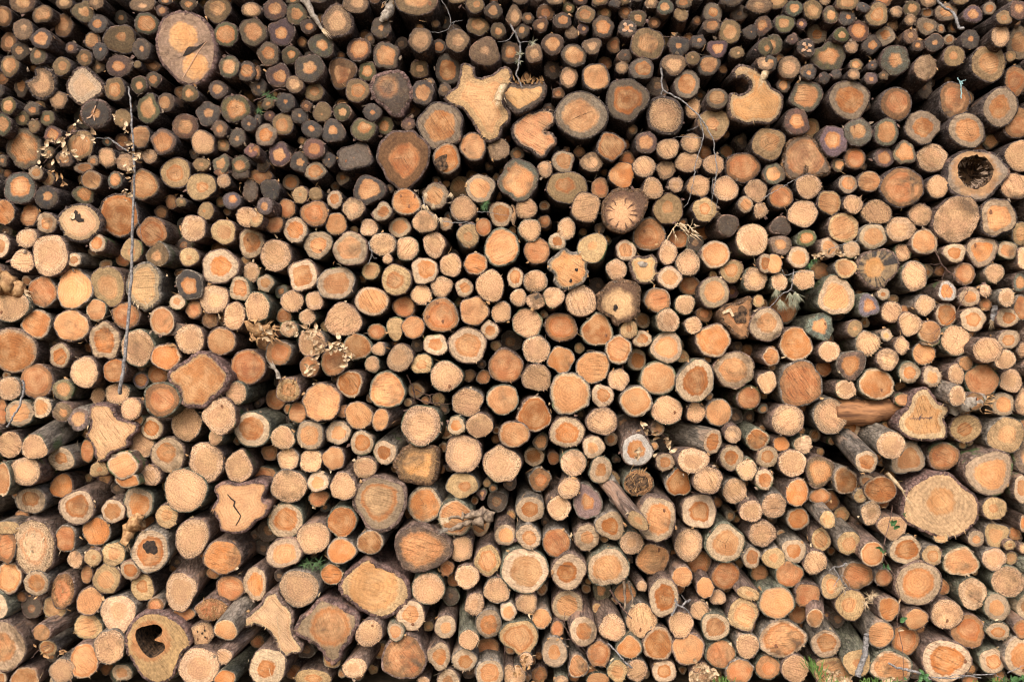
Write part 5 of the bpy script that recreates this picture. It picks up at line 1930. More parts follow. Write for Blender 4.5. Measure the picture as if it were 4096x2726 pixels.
    if key == 'double_heart':
        mark("crack", '00', [(1600, 545), (1680, 520), (1720, 445), (1740, 430), (1810, 430), (1900, 380), (1830, 440), (1740, 500), (1660, 530)], 0, M_CRACK, True)
        mark("scar", '00', [(1900, 380), (1820, 480), (1740, 620), (1680, 720)], .0028, M_SCAR)
    if key == 'cracked_lobed':
        mark("crack", '02', [(2090, 1405), (2125, 1445), (2160, 1470), (2150, 1510), (2185, 1560), (2215, 1600)], .005, M_CRACK)
        mark("crack", '02', [(2215, 1600), (2200, 1640), (2170, 1690)], .003, M_CRACK)
    if key == 'black_star':
        mark("stain", '01', [(640, 430), (665, 420), (690, 360), (715, 375), (715, 400), (740, 395), (745, 440), (775, 445), (775, 470), (720, 475), (690, 450), (660, 460)], 0, M_CRACK, True)
        mark("pink_spot", '01', [(640, 430), (660, 380), (690, 400), (690, 440), (670, 450)], 0, M_STRAW, True, -.006)
    if key == 'horned':
        for a_, b_ in ((592, 912), (540, 1012)):
            plain("knot", *blob(wp(*tp('21', [(a_, b_)])[0], d) + Vector((0, -.003, 0)), .010, .011, r), M_CRACK, root, c)
    if key == 'star_grey':
        mark("crack", '00', [(862, 1040), (880, 990), (900, 930)], .006, M_CRACK)
        for q in ([(855, 1050), (830, 1080), (800, 1090)], [(865, 1060), (872, 1110)], [(860, 1040), (885, 975)]):
            mark("pale_streak", '00', q, .0045, M_SCAR, False, -.006)
    if key == 'shield_signed':
        mark("handwriting", '32', [(1300, 712), (1340, 705), (1345, 722), (1355, 700), (1362, 722), (1372, 698), (1380, 715), (1392, 690), (1398, 712), (1412, 695), (1430, 712), (1445, 698), (1470, 705), (1515, 690)], .0028, M_INK)
        mark("handwriting", '32', [(1385, 730), (1400, 690), (1412, 670)], .0025, M_INK)
        mark("handwriting", '32', [(1480, 710), (1505, 706)], .0025, M_INK)
    if key in ('starburst', 'drop_dark', 'ragged_square'):
        cc_ = {'starburst': (1010, 390, '21'), 'drop_dark': (1210, 800, '10'), 'ragged_square': (1480, 1140, '12')}[key]
        cw = wp(*tp(cc_[2], [(cc_[0], cc_[1])])[0], d)
        V, Fc = rays(cw, .075, 11 if key == 'starburst' else 4, r, 1.3 if key == 'starburst' else .1, .85 if key == 'starburst' else 1.15, .10 if key == 'starburst' else .012)
        plain("crack", V, Fc, M_ROTD if key == 'starburst' else M_CRACK, root, c)
    if key == 'knotty':
        plain("knot", *blob(wp(*tp('21', [(1200, 860)])[0], d) + Vector((0, -.003, 0)), .03, .018, r), M_GREY, root, c)
    if key == 'bark_burl':
        plain("knot", *blob(wp(*tp('21', [(950, 1260)])[0], d) + Vector((0, -.004, 0)), .014, .020, r), M_CRACK, root, c)
    if key == 'rotten_knob':
        plain("rotten_pocket", *blob(wp(*tp('21', [(2100, 1330)])[0], d) + Vector((0, -.004, 0)), .045, .05, r, 24, .3), M_ROT, root, c)
        mark("pale_splinter", '21', [(1930, 1310), (2000, 1280), (2030, 1340)], .012, M_STRAW, False, -.012)
    if key == 'splintered':
        V, Fc = [], []
        for k in range(30):
            b = c + Vector((r.uniform(-.1, .06), -.004, -r.uniform(.06, .17)))
            if not inpoly((b.x - cx, b.z - cz), inner):
                continue
            dr = Vector((r.gauss(.2, .3), -.3, -r.uniform(.4, 1))).normalized() * r.uniform(.02, .05)
            i = len(V)
            V += [b + Vector((-.004, 0, 0)), b + Vector((.004, 0, 0)), b + dr]
            Fc.append((i, i + 1, i + 2))
        plain("splinters", V, Fc, M_STRAW, root, c)["kind"] = "stuff"
    if key == 'broken_top':
        V, Fc = [], []
        for k in range(34):
            b = wp(*tp('20', [(r.uniform(20, 290), r.uniform(735, 780))])[0], d - .005)
            dr = Vector((r.gauss(0, .3), -.3, r.uniform(.2, 1))).normalized() * r.uniform(.015, .045)
            i = len(V)
            V += [b + Vector((-.006, 0, 0)), b + Vector((.006, 0, 0)), b + dr]
            Fc.append((i, i + 1, i + 2))
        plain("splinters", V, Fc, M_LEAFB, root, c)["kind"] = "stuff"

# ------------------------------------------------------------------ more of the stack: gaps, and beyond the frame
r = random.Random(77)
nlogs = len(WORLD)


def free(x, z, q, k=.93):
    for a, b, c_, d_ in WORLD:
        if (a - x) ** 2 + (b - z) ** 2 < ((c_ + q) * k) ** 2:
            return False
    return True


def fill(x0, x1, z0, z1, radii, tries, dlo, dhi, k, types, low):
    for q in radii:
        for _ in range(tries):
            x, z = r.uniform(x0, x1), r.uniform(max(z0, q * .8), z1)
            d = r.uniform(dlo, dhi)
            if not free(x, z, q, k):
                continue
            s = (D + d) / F
            px, py = x / s + W / 2, (CZ - z) / s + H / 2
            log_round(stuff, stuff, px, py, q / s, q * r.uniform(.88, 1.08) / s, r.uniform(0, 180), r.choice(types), r.choice([.4, .6, .7]), d, '', r, 0, 1, low)
            WORLD.append((x, z, q, d))


for (x0, x1, z0, z1) in ((-4.6, -3.22, 0, 5.0), (3.22, 4.6, 0, 5.0), (-3.25, 3.25, 4.33, 5.0)):
    fill(x0, x1, z0, z1, (.12, .10, .085, .07, .055, .045), 1500, -.05, .08, .97, 'oopgrb', True)
fill(-3.3, 3.3, .05, 4.4, (.07, .055, .045, .035, .028), 4000, .10, .30, .88, 'rdobg', True)
so_ = stuff.build("stacked_logs", [M_WOOD, M_BARK])
tag(so_, "the many smaller sawn logs packed between the larger ones of the stack", "logs", None, "stuff")

# ------------------------------------------------------------------ ground, and added earth behind that keeps the gaps dark
V, Fc = [], []
NX, NY = 90, 50
for j in range(NY + 1):
    for i in range(NX + 1):
        x = -60 + 120 * i / NX
        y = -60 + 120 * j / NY
        z = -.03
        if y > 2.4:
            z += 1.1 * (y - 2.4) if y < 12 else 1.1 * 9.6 + .3 * (y - 12)
        V.append((x, y, z + .02 * noise.noise(Vector((x, y, 0)))))
for j in range(NY):
    for i in range(NX):
        a = j * (NX + 1) + i
        Fc.append((a, a + 1, a + NX + 2, a + NX + 1))
g = tag(plain("ground", V, Fc, M_EARTH, smooth=True), None, None, None, "structure")
V = [(-5, 1.75, 0), (5, 1.75, 0), (5, 2.3, 5.2), (-5, 2.3, 5.2)]
V += [(a, b + .5, c) for a, b, c in V]
backing = tag(plain("added_backing", V, [(0, 1, 2, 3), (7, 6, 5, 4), (0, 4, 5, 1), (1, 5, 6, 2), (2, 6, 7, 3), (3, 7, 4, 0)], M_EARTH), None, None, None, "structure")  # added unseen slab, stops sky light showing through the gaps


# ------------------------------------------------------------------ twigs, leaves, needles
def tube_geo(path, radii, n=7, V=None, Fc=None, jitter=0.0, rr=None):
    V = [] if V is None else V
    Fc = [] if Fc is None else Fc
    base = len(V)
    m = len(path)
    for i, p in enumerate(path):
        tg = (path[min(i + 1, m - 1)] - path[max(i - 1, 0)]).normalized()
        up = Vector((0, 1, 0)) if abs(tg.y) < .9 else Vector((1, 0, 0))
        a = tg.cross(up).normalized()
        b = tg.cross(a)
        R = radii[i]
        for k in range(n):
            th = 6.283 * k / n
            q = R * (1 + (rr.uniform(-jitter, jitter) if rr else 0))
            V.append(p + a * (q * math.cos(th)) + b * (q * math.sin(th)))
        if i:
            for k in range(n):
                k2 = (k + 1) % n
                Fc.append((base + (i - 1) * n + k, base + (i - 1) * n + k2, base + i * n + k2, base + i * n + k))
    Fc.append(tuple(base + k for k in range(n)))
    Fc.append(tuple(base + (m - 1) * n + n - 1 - k for k in range(n)))
    return V, Fc


def densify(pts, m=4, wob=0.0, rr=None):
    out = []
    n = len(pts)
    for i in range(n - 1):
        p0, p1, p2, p3 = pts[max(i - 1, 0)], pts[i], pts[i + 1], pts[min(i + 2, n - 1)]
        for q in range(m):
            t = q / m
            v = .5 * ((2 * p1) + (p2 - p0) * t + (2 * p0 - 5 * p1 + 4 * p2 - p3) * t * t + (3 * p1 - p0 - 3 * p2 + p3) * t ** 3)
            if wob and rr:
                v = v + Vector((rr.gauss(0, wob), rr.gauss(0, wob), rr.gauss(0, wob)))
            out.append(v)
    out.append(pts[-1])
    return out


def front(px, py):
    """how far forward the log ends reach near a photograph point"""
    best = 0.0
    p = wp(px, py, 0)
    for x, z, q, d in WORLD:
        if (x - p.x) ** 2 + (z - p.z) ** 2 < (q + .05) ** 2:
            best = min(best, d)
    return best


def line(tile, pts, off=.03, dep=None):
    out = []
    for px, py in tp(tile, pts):
        d = (min(front(px, py), .0) - off) if dep is None else dep
        out.append(wp(px, py, d))
    return out


def twig(name, label, paths, mat, cat="twig", rr=None, part0="stem", part="shoot", wob=.002):
    """paths: [(points, r0, r1)]; the first is the stem, the rest are side shoots"""
    rr = rr or random.Random(len(label) * 13)
    o = None
    root = None
    for i, (pts, r0, r1) in enumerate(paths):
        pa = densify(pts, 5, wob, rr)
        m = len(pa)
        V, Fc = tube_geo(pa, [r0 + (r1 - r0) * k / (m - 1) for k in range(m)], 7, None, None, .12, rr)
        if i == 0:
            root = tag(empty(name, pa[0].copy()), label, cat)
            org = pa[0].copy()
        plain(part0 if i == 0 else part, V, Fc, mat, root, org, True)
    return root, org


def leaf_geo(c, size, rr, V, Fc, curl=.6):
    ax = Vector((rr.gauss(0, 1), rr.gauss(0, .6), rr.gauss(-.4, 1))).normalized()
    sd_ = ax.cross(Vector((rr.gauss(0, .5), 1, rr.gauss(0, .5)))).normalized()
    nn = ax.cross(sd_)
    b = len(V)
    m = 5
    for i in range(m):
        f = i / (m - 1)
        wd = size * .36 * math.sin(math.pi * (.08 + .86 * f)) * .75 * rr.uniform(.85, 1.15)
        bend = nn * (size * curl * (f - .5) ** 2 * rr.uniform(.6, 1.3))
        p = c + ax * (size * (f - .5)) + bend
        fold = nn * (wd * rr.uniform(.2, .7))
        V += [p - sd_ * wd + fold, p.copy(), p + sd_ * wd + fold]
        if i:
            q = b + (i - 1) * 3
            Fc += [(q, q + 1, q + 4, q + 3), (q + 1, q + 2, q + 5, q + 4)]


def leaves(name, pts, size, n, spread, mat, root, org, rr, per_part=False):
    V, Fc = [], []
    for k in range(n):
        p = rr.choice(pts) + Vector((rr.gauss(0, spread), -abs(rr.gauss(0, spread * .5)), rr.gauss(0, spread)))
        leaf_geo(p, size * rr.choice([.5, .8, 1.0, 1.25]), rr, V, Fc, rr.uniform(.4, 1.8))
    return plain(name, V, Fc, mat, root, org)


def needles(name, tips, L, n, mat, root, org, rr, fan=.7, down=.6):
    V, Fc = [], []
    for p in tips:
        for k in range(n):
            d_ = Vector((rr.gauss(0, fan), -abs(rr.gauss(0, .4)), rr.gauss(-down, fan))).normalized() * L * rr.uniform(.6, 1.15)
            s_ = Vector((d_.z, 0, -d_.x)).normalized() * .0013
            b = len(V)
            V += [p - s_, p + s_, p + d_ * .6 + s_ * .8, p + d_, p + d_ * .6 - s_ * .8]
            Fc += [(b, b + 1, b + 2, b + 3, b + 4)]
    return plain(name, V, Fc, mat, root, org)


rr = random.Random(5)
# the long grey stick leaning on the left of the stack, with dry leaves caught on it
P0 = [wp(px, py, d) for px, py, d in ((514, 346, -.06), (524, 430, -.10), (528, 522, -.12), (538, 695, -.14), (531, 869, -.15), (527, 1043, -.16), (517, 1217, -.18), (503, 1391, -.2), (484, 1530, -.2), (480, 1570, -.17))]
root, org = twig("fallen_stick", "long thin grey stick leaning upright against the left logs, dry leaves hanging on it",
                 [(P0, .0045, .0125), (line('00', [(1180, 1390), (1060, 1310), (1000, 1275), (880, 1272)], .05), .004, .002),
                  (line('00', [(1030, 1300), (1100, 1345), (1165, 1388)], .05), .0025, .0015),
                  (line('01', [(1245, 290), (1268, 420), (1285, 520), (1308, 650)], .08), .003, .0015)], M_TWIG, "stick")
LP = line('00', [(1160, 1190), (1175, 1250), (1200, 1340), (1170, 1360), (1230, 1390), (1270, 1440), (1290, 1480), (1210, 1540)], .12)
leaves("leaves", LP, .042, 26, .014, M_LEAF, root, org, rr)
leaves("leaves", line('01', [(1180, 70), (1200, 110), (1170, 30), (1160, 210), (1185, 230)], .14), .045, 15, .013, M_LEAF, root, org, rr)
# dead leafy twigs
root, org = twig("leafy_twig", "brown twig of curled dry leaves hanging left of the long grey stick",
                 [(line('00', [(700, 1140), (640, 1230), (560, 1330), (470, 1420), (400, 1500)], .06), .003, .0015),
                  (line('00', [(560, 1330), (680, 1440), (720, 1500)], .06), .0025, .0012), (line('00', [(640, 1230), (780, 1250), (860, 1260)], .06), .0025, .0012)], M_TWIGD, "leafy twig")
leaves("leaves", line('00', [(700, 1150), (740, 1210), (600, 1220), (560, 1290), (510, 1320), (400, 1360), (430, 1440), (480, 1480), (600, 1480), (680, 1410), (700, 1470), (850, 1240), (870, 1290), (780, 1280), (640, 1390), (590, 1310), (540, 1500), (400, 1540), (1050, 1080)], .07), .042, 46, .014, M_LEAF, root, org, rr)
leaves("leaves", line('01', [(560, 60), (580, 110), (490, 15)], .05), .05, 6, .01, M_LEAFB, root, org, rr)
root, org = twig("leafy_twig", "bushy clump of bleached curled leaves in the middle left of the stack",
                 [(line('11', [(600, 1540), (520, 1490), (400, 1420), (300, 1400)], .06), .003, .0015),
                  (line('12', [(560, 20), (700, 40), (830, 60), (870, 130)], .06), .003, .0015)], M_TWIGD, "leafy twig")
leaves("leaves", line('12', [(540, 20), (560, 90), (560, 160), (620, 50), (650, 80), (720, 20), (740, 60), (780, 20), (830, 80), (860, 120), (850, 170), (800, 190), (490, 230), (500, 250), (550, 200)], .09), .045, 58, .016, M_LEAF, root, org, rr)
leaves("leaves", line('11', [(340, 1470), (380, 1510), (460, 1430), (480, 1480), (560, 1480), (320, 1440), (600, 1520), (100, 1520), (40, 1480)], .09), .045, 30, .016, M_LEAF, root, org, rr)
root, org = twig("broken_branch", "shattered reddish brown branch end beside the bleached leaf clump",
                 [(line('11', [(-60, 1400), (40, 1460), (140, 1500)], .02), .05, .02)], M_LEAFB, "branch", wob=.012)
V, Fc = [], []
for k in range(70):
    b = wp(*tp('11', [(rr.uniform(-60, 190), rr.uniform(1400, 1560))])[0], rr.uniform(-.1, -.03))
    dr = Vector((rr.gauss(.3, .4), -.2, rr.gauss(-.3, .6))).normalized() * rr.uniform(.03, .07)
    i = len(V)
    V += [b + Vector((0, 0, .006)), b - Vector((.005, 0, .006)), b + dr]
    Fc.append((i, i + 1, i + 2))
plain("splinters", V, Fc, M_LEAFB, root, org)["kind"] = "stuff"

root, org = twig("bare_branch", "long grey forked branch hanging in front of the upper right logs",
                 [(line('20', [(1370, 625), (1380, 700), (1388, 820), (1500, 890), (1600, 955), (1720, 1070), (1790, 1170), (1850, 1290), (1862, 1400), (1882, 1568)], .05) + line('21', [(1868, 90), (1850, 220)], .06), .006, .003),
                  (line('20', [(1388, 820), (1372, 870)], .05), .004, .003),
                  (line('20', [(1725, 1080), (1750, 1190), (1756, 1270), (1715, 1420), (1680, 1540)], .05) + line('21', [(1670, 80), (1645, 200), (1620, 290), (1580, 340)], .06), .004, .0015),
                  (line('20', [(1710, 1155), (1660, 1190), (1610, 1200)], .05), .002, .001),
                  (line('20', [(1750, 1268), (1640, 1262), (1560, 1255), (1480, 1268)], .05), .002, .001),
                  (line('21', [(1850, 60), (1838, 200), (1838, 400)], .06), .002, .0008),
                  (line('21', [(1650, 150), (1700, 210), (1740, 250)], .06), .0018, .0008),
                  (line('21', [(1850, 200), (1890, 260), (1880, 330)], .06), .0018, .0008)], M_TWIG, "branch")
root, org = twig("bare_branch", "crooked pale branch with pine needle tufts near the top centre",
                 [(line('20', [(-20, 220), (30, 310), (68, 390), (74, 470), (60, 600), (42, 690), (70, 750), (90, 805)], .05), .006, .004),
                  (line('20', [(70, 395), (130, 385), (215, 395)], .05), .003, .0015), (line('20', [(20, 300), (-40, 370), (-130, 385)], .05), .003, .0015)], M_TWIG, "branch")
needles("needles", line('20', [(190, 390), (60, 560), (70, 500)], .06), .035, 22, M_NEEDLEG, root, org, rr, .8, .2)
root, org = twig("bare_branch", "thick crooked grey branch poking down at the top right corner",
                 [(line('30', [(1530, -40), (1600, 55), (1690, 110), (1735, 180), (1755, 255), (1805, 258)], .07), .008, .010), (line('30', [(1690, 110), (1660, 90)], .07), .005, .003)], M_TWIG, "branch")
root, org = twig("dry_twig", "fine dark forked twig beside the big top centre log",
                 [(line('10', [(1700, 0), (1760, 90), (1790, 200), (1770, 265), (1690, 300), (1600, 296)], .05), .0025, .0012),
                  (line('10', [(1790, 215), (1850, 195), (1905, 185)], .05), .0018, .001), (line('10', [(1820, 205), (1815, 250), (1850, 275)], .05), .0015, .001)], M_TWIG)
root, org = twig("dry_twig", "wiry branching purple-grey twig trailing across the right side logs",
                 [(line('31', [(1540, 740), (1580, 830), (1620, 890), (1690, 950), (1760, 1010), (1820, 1065), (1850, 1085)], .05), .004, .002),
                  (line('31', [(1605, 870), (1560, 905), (1500, 920), (1440, 885)], .05), .002, .001), (line('31', [(1600, 850), (1540, 862), (1470, 858)], .05), .002, .001),
                  (line('31', [(1640, 915), (1610, 970), (1590, 1015), (1530, 1000)], .05), .002, .001),
                  (line('31', [(1850, 1085), (1790, 1190), (1750, 1275), (1680, 1370), (1590, 1440), (1480, 1505), (1400, 1480)], .05), .0025, .001),
                  (line('31', [(1720, 980), (1680, 1040), (1640, 1110)], .05), .0015, .001), (line('31', [(1580, 1440), (1530, 1520), (1560, 1560)], .05), .0015, .0008),
                  (line('31', [(1540, 745), (1525, 640), (1550, 560), (1530, 480)], .05), .0015, .0008)], M_TWIGD)
root, org = twig("dry_twig", "thin straight grey twig slanting over the small logs below the hook-shaped log",
                 [(line('21', [(2300, 260)], .05) + line('31', [(0, 225), (90, 175), (170, 128), (260, 80), (390, 18)], .05), .003, .0012)], M_TWIG)
root, org = twig("dry_twig", "slim purplish twig lying on the tan log right of the blue-black stained centre",
                 [(line('31', [(560, 725), (650, 690), (720, 670), (830, 640)], .04), .0025, .0012)], M_TWIG)
leaves("leaves", line('31', [(490, 770), (430, 790), (510, 800), (550, 760), (600, 780), (660, 760), (690, 790), (780, 690), (640, 740)], .06), .04, 20, .011, M_LEAF, root, org, rr)
root, org = twig("pine_sprig", "drooping green pine sprig on a pale stem at mid right",
                 [(line('31', [(240, 915), (225, 1010), (212, 1095), (140, 1125), (80, 1190), (0, 1262)], .08), .004, .0025),
                  (line('31', [(240, 940), (160, 960), (130, 910)], .07), .0025, .0015), (line('31', [(240, 930), (330, 930), (420, 920)], .07), .002, .001),
                  (line('31', [(212, 1095), (250, 1120)], .08), .002, .001)], M_TWIG, "pine sprig")
needles("needles", line('31', [(70, 1090), (110, 1180), (130, 1200), (200, 1120), (205, 1170), (250, 1110), (270, 1130), (240, 1180)], .09), .07, 34, M_NEEDLEG, root, org, rr, .28, 1.0)
needles("needles", line('31', [(400, 830), (440, 815), (380, 860)], .02), .045, 13, M_NEEDLE, root, org, rr, .5, .6)
root, org = twig("dry_twig", "dark forked twigs crossing a black gap in the middle of the stack",
                 [(line('12', [(1385, 305), (1430, 400), (1460, 510), (1440, 560), (1408, 615)], .0, .12), .006, .003),
                  (line('12', [(1460, 440), (1530, 475), (1600, 495), (1700, 470)], .0, .14), .004, .002), (line('12', [(1465, 520), (1560, 555), (1680, 572), (1800, 575)], .0, .14), .004, .002),
                  (line('12', [(1600, 495), (1615, 575)], .0, .14), .003, .002)], M_TWIGD)
root, org = twig("dry_twig", "pale twig with whitish needles lying over the fuzzy centre logs",
                 [(line('11', [(1530, 240), (1580, 370), (1720, 465), (1830, 480), (1960, 478), (2010, 495)], .05), .003, .002),
                  (line('11', [(2035, 380), (2140, 382), (2220, 400), (2350, 420)], .05), .0018, .001), (line('11', [(1780, 330), (1830, 430), (1880, 470)], .05), .0018, .001)], M_TWIG)
needles("needles", line('11', [(1560, 200), (1540, 310), (1570, 320), (1630, 300), (1650, 400), (1700, 430), (1790, 200)], .06), .045, 16, M_STRAW, root, org, rr, .3, 1.0)
needles("needles", line('11', [(2105, 300), (2100, 330)], .04), .035, 30, M_NEEDLE, root, org, rr, .6, .4)
root, org = twig("straw_tuft", "tuft of pale torn bark fibres above the brown logs right of centre",
                 [(line('21', [(1400, 670), (1450, 590), (1525, 475)], .05), .004, .003), (line('21', [(1665, 445), (1630, 540), (1620, 600), (1635, 665)], .05), .002, .001)], M_STRAW, "straw")
V, Fc = [], []
for k in range(34):
    b = wp(*tp('21', [(rr.uniform(1470, 1690), rr.uniform(480, 600))])[0], rr.uniform(-.12, -.06))
    dr = Vector((rr.gauss(.5, .5), -.2, rr.gauss(-.5, .5))).normalized() * rr.uniform(.03, .07)
    i = len(V)
    V += [b + Vector((.002, 0, .003)), b - Vector((.002, 0, .003)), b + dr]
    Fc.append((i, i + 1, i + 2))
plain("fibres", V, Fc, M_STRAW, root, org)["kind"] = "stuff"
root, org = twig("dry_twig", "short purplish forked twig right of the round pale-rimmed log left of centre",
                 [(line('11', [(1040, 650), (1045, 710), (1065, 755), (1050, 820), (1030, 860)], .04), .003, .002), (line('11', [(1062, 755), (1080, 800), (1112, 808)], .04), .002, .001)], M_TWIG)
root, org = twig("leafy_twig", "twig of bleached seed husks hanging over the leaf-stuck log",
                 [(line('22', [(1170, 790), (1250, 785), (1330, 820), (1400, 870), (1430, 900)], .06), .0025, .001), (line('22', [(1220, 740), (1235, 840), (1290, 870)], .06), .0025, .001)], M_TWIGD, "leafy twig")
leaves("leaves", line('22', [(1240, 810), (1330, 850), (1340, 880), (1420, 900), (1430, 930), (1450, 960), (1480, 1010), (1220, 760), (1160, 920), (1165, 1000), (1200, 1000), (1220, 1030), (1240, 900), (1155, 1060)], .07), .038, 26, .008, M_LEAF, root, org, rr)
root, org = twig("dry_twig", "red-brown stick poking down over the cracked pale log at bottom centre",
                 [(line('23', [(905, 720), (940, 790), (1000, 870), (1050, 930), (1100, 985)], .06), .006, .004)], M_TWIGD)
root, org = twig("broken_branch", "two upright shreds of grey bark below the big pale-rimmed log at bottom centre",
                 [(line('23', [(1030, 620), (1035, 740), (1040, 860), (1030, 910)], .04), .010, .006), (line('23', [(1070, 640), (1090, 720), (1110, 800), (1090, 870)], .04), .009, .004)], M_GREY2, "branch", wob=.0015)
root, org = twig("dry_twig", "grey stick slanting down between the small logs at the bottom centre",
                 [(line('23', [(880, 1210), (960, 1290), (1030, 1370), (1070, 1410), (1105, 1432)], .05), .005, .006)], M_TWIG)
root, org = twig("lichen_twig", "bluish grey lichen-crusted forked twig on the knot-based log",
                 [(line('23', [(1470, 960), (1510, 860), (1500, 800)], .06), .007, .006), (line('23', [(1510, 850), (1570, 880), (1625, 925)], .06), .006, .005), (line('23', [(1560, 870), (1600, 830), (1635, 815)], .06), .006, .008),
                  (line('23', [(1560, 770), (1600, 820)], .05), .002, .001)], M_TWIG)
root, org = twig("dry_twig", "thin tangled dark twigs among the small logs at lower centre",
                 [(line('23', [(490, 930), (480, 1010), (500, 1080), (540, 1160), (600, 1240), (660, 1300), (730, 1310)], .04), .002, .001), (line('23', [(490, 1180), (560, 1180), (620, 1260)], .04), .002, .001),
                  (line('23', [(530, 1300), (525, 1400), (515, 1520)], .04), .002, .001), (line('23', [(640, 1240), (690, 1300)], .04), .002, .001)], M_TWIGD)
# climbing plant and ground plants at the lower right
root, org = twig("climbing_plant", "thin red vine with a few green leaves hanging down the lower right logs",
                 [(line('33', [(1140, -60), (1125, 60), (1075, 260), (1060, 400), (1110, 500), (1165, 600), (1205, 740), (1205, 880), (1190, 1020), (1235, 1240), (1245, 1400), (1240, 1540)], .06), .0025, .0022)], M_TWIGD, "vine")
leaves("leaves", line('33', [(1150, 90), (1165, 110), (1130, 225), (1060, 320), (1055, 360), (1065, 495), (1220, 950), (1235, 985), (1240, 20), (1235, 40), (1170, 120)], .07), .05, 17, .008, M_GREEN, root, org, rr)
leaves("leaves", line('33', [(1080, 390), (1210, 1090), (1200, 820)], .07), .04, 5, .008, M_LEAF, root, org, rr)
root, org = twig("broken_branch", "dark grey upright branch stub leaning on the bottom right logs",
                 [(line('33', [(905, 1130), (900, 1230), (893, 1310), (860, 1400), (825, 1520)], .05), .016, .019), (line('33', [(890, 1320), (800, 1470)], .05), .004, .002)], M_TWIG, "branch")
root, org = twig("bare_branch", "grey-green curved stick lying on the striped log at the bottom edge",
                 [(line('33', [(1110, 1395), (1180, 1432), (1260, 1455), (1350, 1470), (1430, 1510), (1500, 1560)], .05), .006, .011)], M_TWIG, "branch")
root, org = twig("bare_branch", "pale root-like twig with wiry ends over the lower right logs",
                 [(line('33', [(720, 480), (650, 510), (605, 510), (640, 570), (680, 640), (740, 720)], .06), .005, .002), (line('33', [(605, 512), (560, 545)], .06), .004, .002),
                  (line('33', [(660, 600), (620, 660), (600, 690)], .06), .003, .001), (line('33', [(690, 650), (720, 700), (700, 770)], .06), .003, .001), (line('33', [(650, 590), (700, 600), (760, 700)], .06), .002, .001)], M_TWIG, "branch")
needles("needles", line('33', [(640, 700), (680, 690), (930, 780), (960, 770), (900, 840)], .06), .05, 22, M_STRAW, root, org, rr, .7, .3)
root, org = twig("dry_twig", "pale twigs lying along the ground at the bottom right edge",
                 [(line('33', [(1500, 1525), (1700, 1535), (1850, 1510), (2080, 1492)], .10), .004, .003), (line('33', [(1560, 1540), (1760, 1500), (1960, 1530)], .11), .003, .002),
                  (line('33', [(2200, 1480), (2280, 1450), (2354, 1415)], .08), .003, .002), (line('33', [(2080, 1492), (2180, 1560)], .1), .003, .002)], M_TWIG)
V, Fc = [], []


def grass_tuft(label, tile, pts, n, L, rr):
    base = line(tile, pts, .08)
    root = tag(empty("grass_tuft", base[0].copy()), label, "grass tuft")
    V, Fc = [], []
    for k in range(n):
        p = rr.choice(base) + Vector((rr.gauss(0, .02), rr.gauss(-.01, .02), 0))
        d_ = Vector((rr.gauss(-.25, .4), rr.gauss(-.2, .2), 1)).normalized() * L * rr.uniform(.5, 1.1)
        s_ = Vector((.0028, 0, 0))
        dr = Vector((rr.gauss(-.02, .03), -.02, -.02))
        b = len(V)
        V += [p - s_, p + s_, p + d_ * .6 + s_ * .8, p + d_ + dr, p + d_ * .6 - s_ * .8]
        Fc.append((b, b + 1, b + 2, b + 3, b + 4))
    plain("blades", V, Fc, M_GRASS, root, base[0].copy())


grass_tuft("bright green grass tuft rising between bottom right logs", '33', [(400, 1420), (450, 1480), (480, 1530), (520, 1560), (430, 1450)], 38, .13, rr)
grass_tuft("short green grass tuft at the bottom edge right of centre", '23', [(1930, 1560), (1960, 1565), (2000, 1568), (1880, 1570)], 18, .07, rr)
grass_tuft("low green grass tuft at the far right bottom edge", '33', [(2280, 1570), (2200, 1572), (2100, 1575), (1900, 1575)], 26, .06, rr)
grass_tuft("thin straw-green grass tuft at the bottom edge beneath the striped log", '33', [(1000, 1575), (900, 1575), (700, 1572), (1150, 1575)], 40, .07, rr)
root, org = twig("dry_twig", "leaf-strewn dry twig at the bottom edge below the tall orange log",
                 [(line('23', [(1640, 1450), (1700, 1480), (1800, 1500), (1880, 1540)], .07), .003, .001), (line('23', [(1740, 1380), (1720, 1450), (1660, 1540)], .07), .003, .001)], M_TWIGD)
leaves("leaves", line('23', [(1700, 1400), (1740, 1420), (1640, 1470), (1660, 1520), (1720, 1490), (1780, 1480), (1820, 1460), (1700, 1540), (1800, 1550), (1860, 1480), (1840, 1550), (1760, 1560)], .08), .04, 46, .015, M_LEAF, root, org, rr)
root, org = twig("dry_twig", "brown leafy twig on the lowest logs beside the bright grass tuft",
                 [(line('33', [(440, 1560), (540, 1500), (620, 1490), (720, 1560)], .07), .003, .001)], M_TWIGD)
leaves("leaves", line('33', [(520, 1450), (560, 1490), (600, 1530), (660, 1540), (700, 1550), (560, 1550), (620, 1480), (480, 1530), (740, 1560), (1100, 1540), (1160, 1550)], .08), .045, 36, .015, M_LEAF, root, org, rr)
root, org = twig("ground_plant", "creeping plant with small green leaves at the bottom right edge",
                 [(line('33', [(1350, 1560), (1420, 1535), (1500, 1555)], .1), .002, .001), (line('33', [(2150, 1565), (2250, 1530), (2340, 1540)], .1), .002, .001)], M_TWIGD, "plant")
leaves("leaves", line('33', [(1380, 1530), (1410, 1520), (1450, 1545), (1250, 1545), (2180, 1550), (2250, 1530), (2300, 1535), (2330, 1545), (1400, 1555)], .1), .04, 30, .012, M_GREEN, root, org, rr)
root, org = twig("dry_twig", "brown twig of husks between small logs at the bottom left of centre",
                 [(line('23', [(60, 1320), (110, 1420), (170, 1540)], .05), .003, .002), (line('23', [(250, 1400), (200, 1540)], .05), .0015, .001), (line('23', [(-70, 1200), (-75, 1440)], .05), .0015, .001)], M_TWIGD)
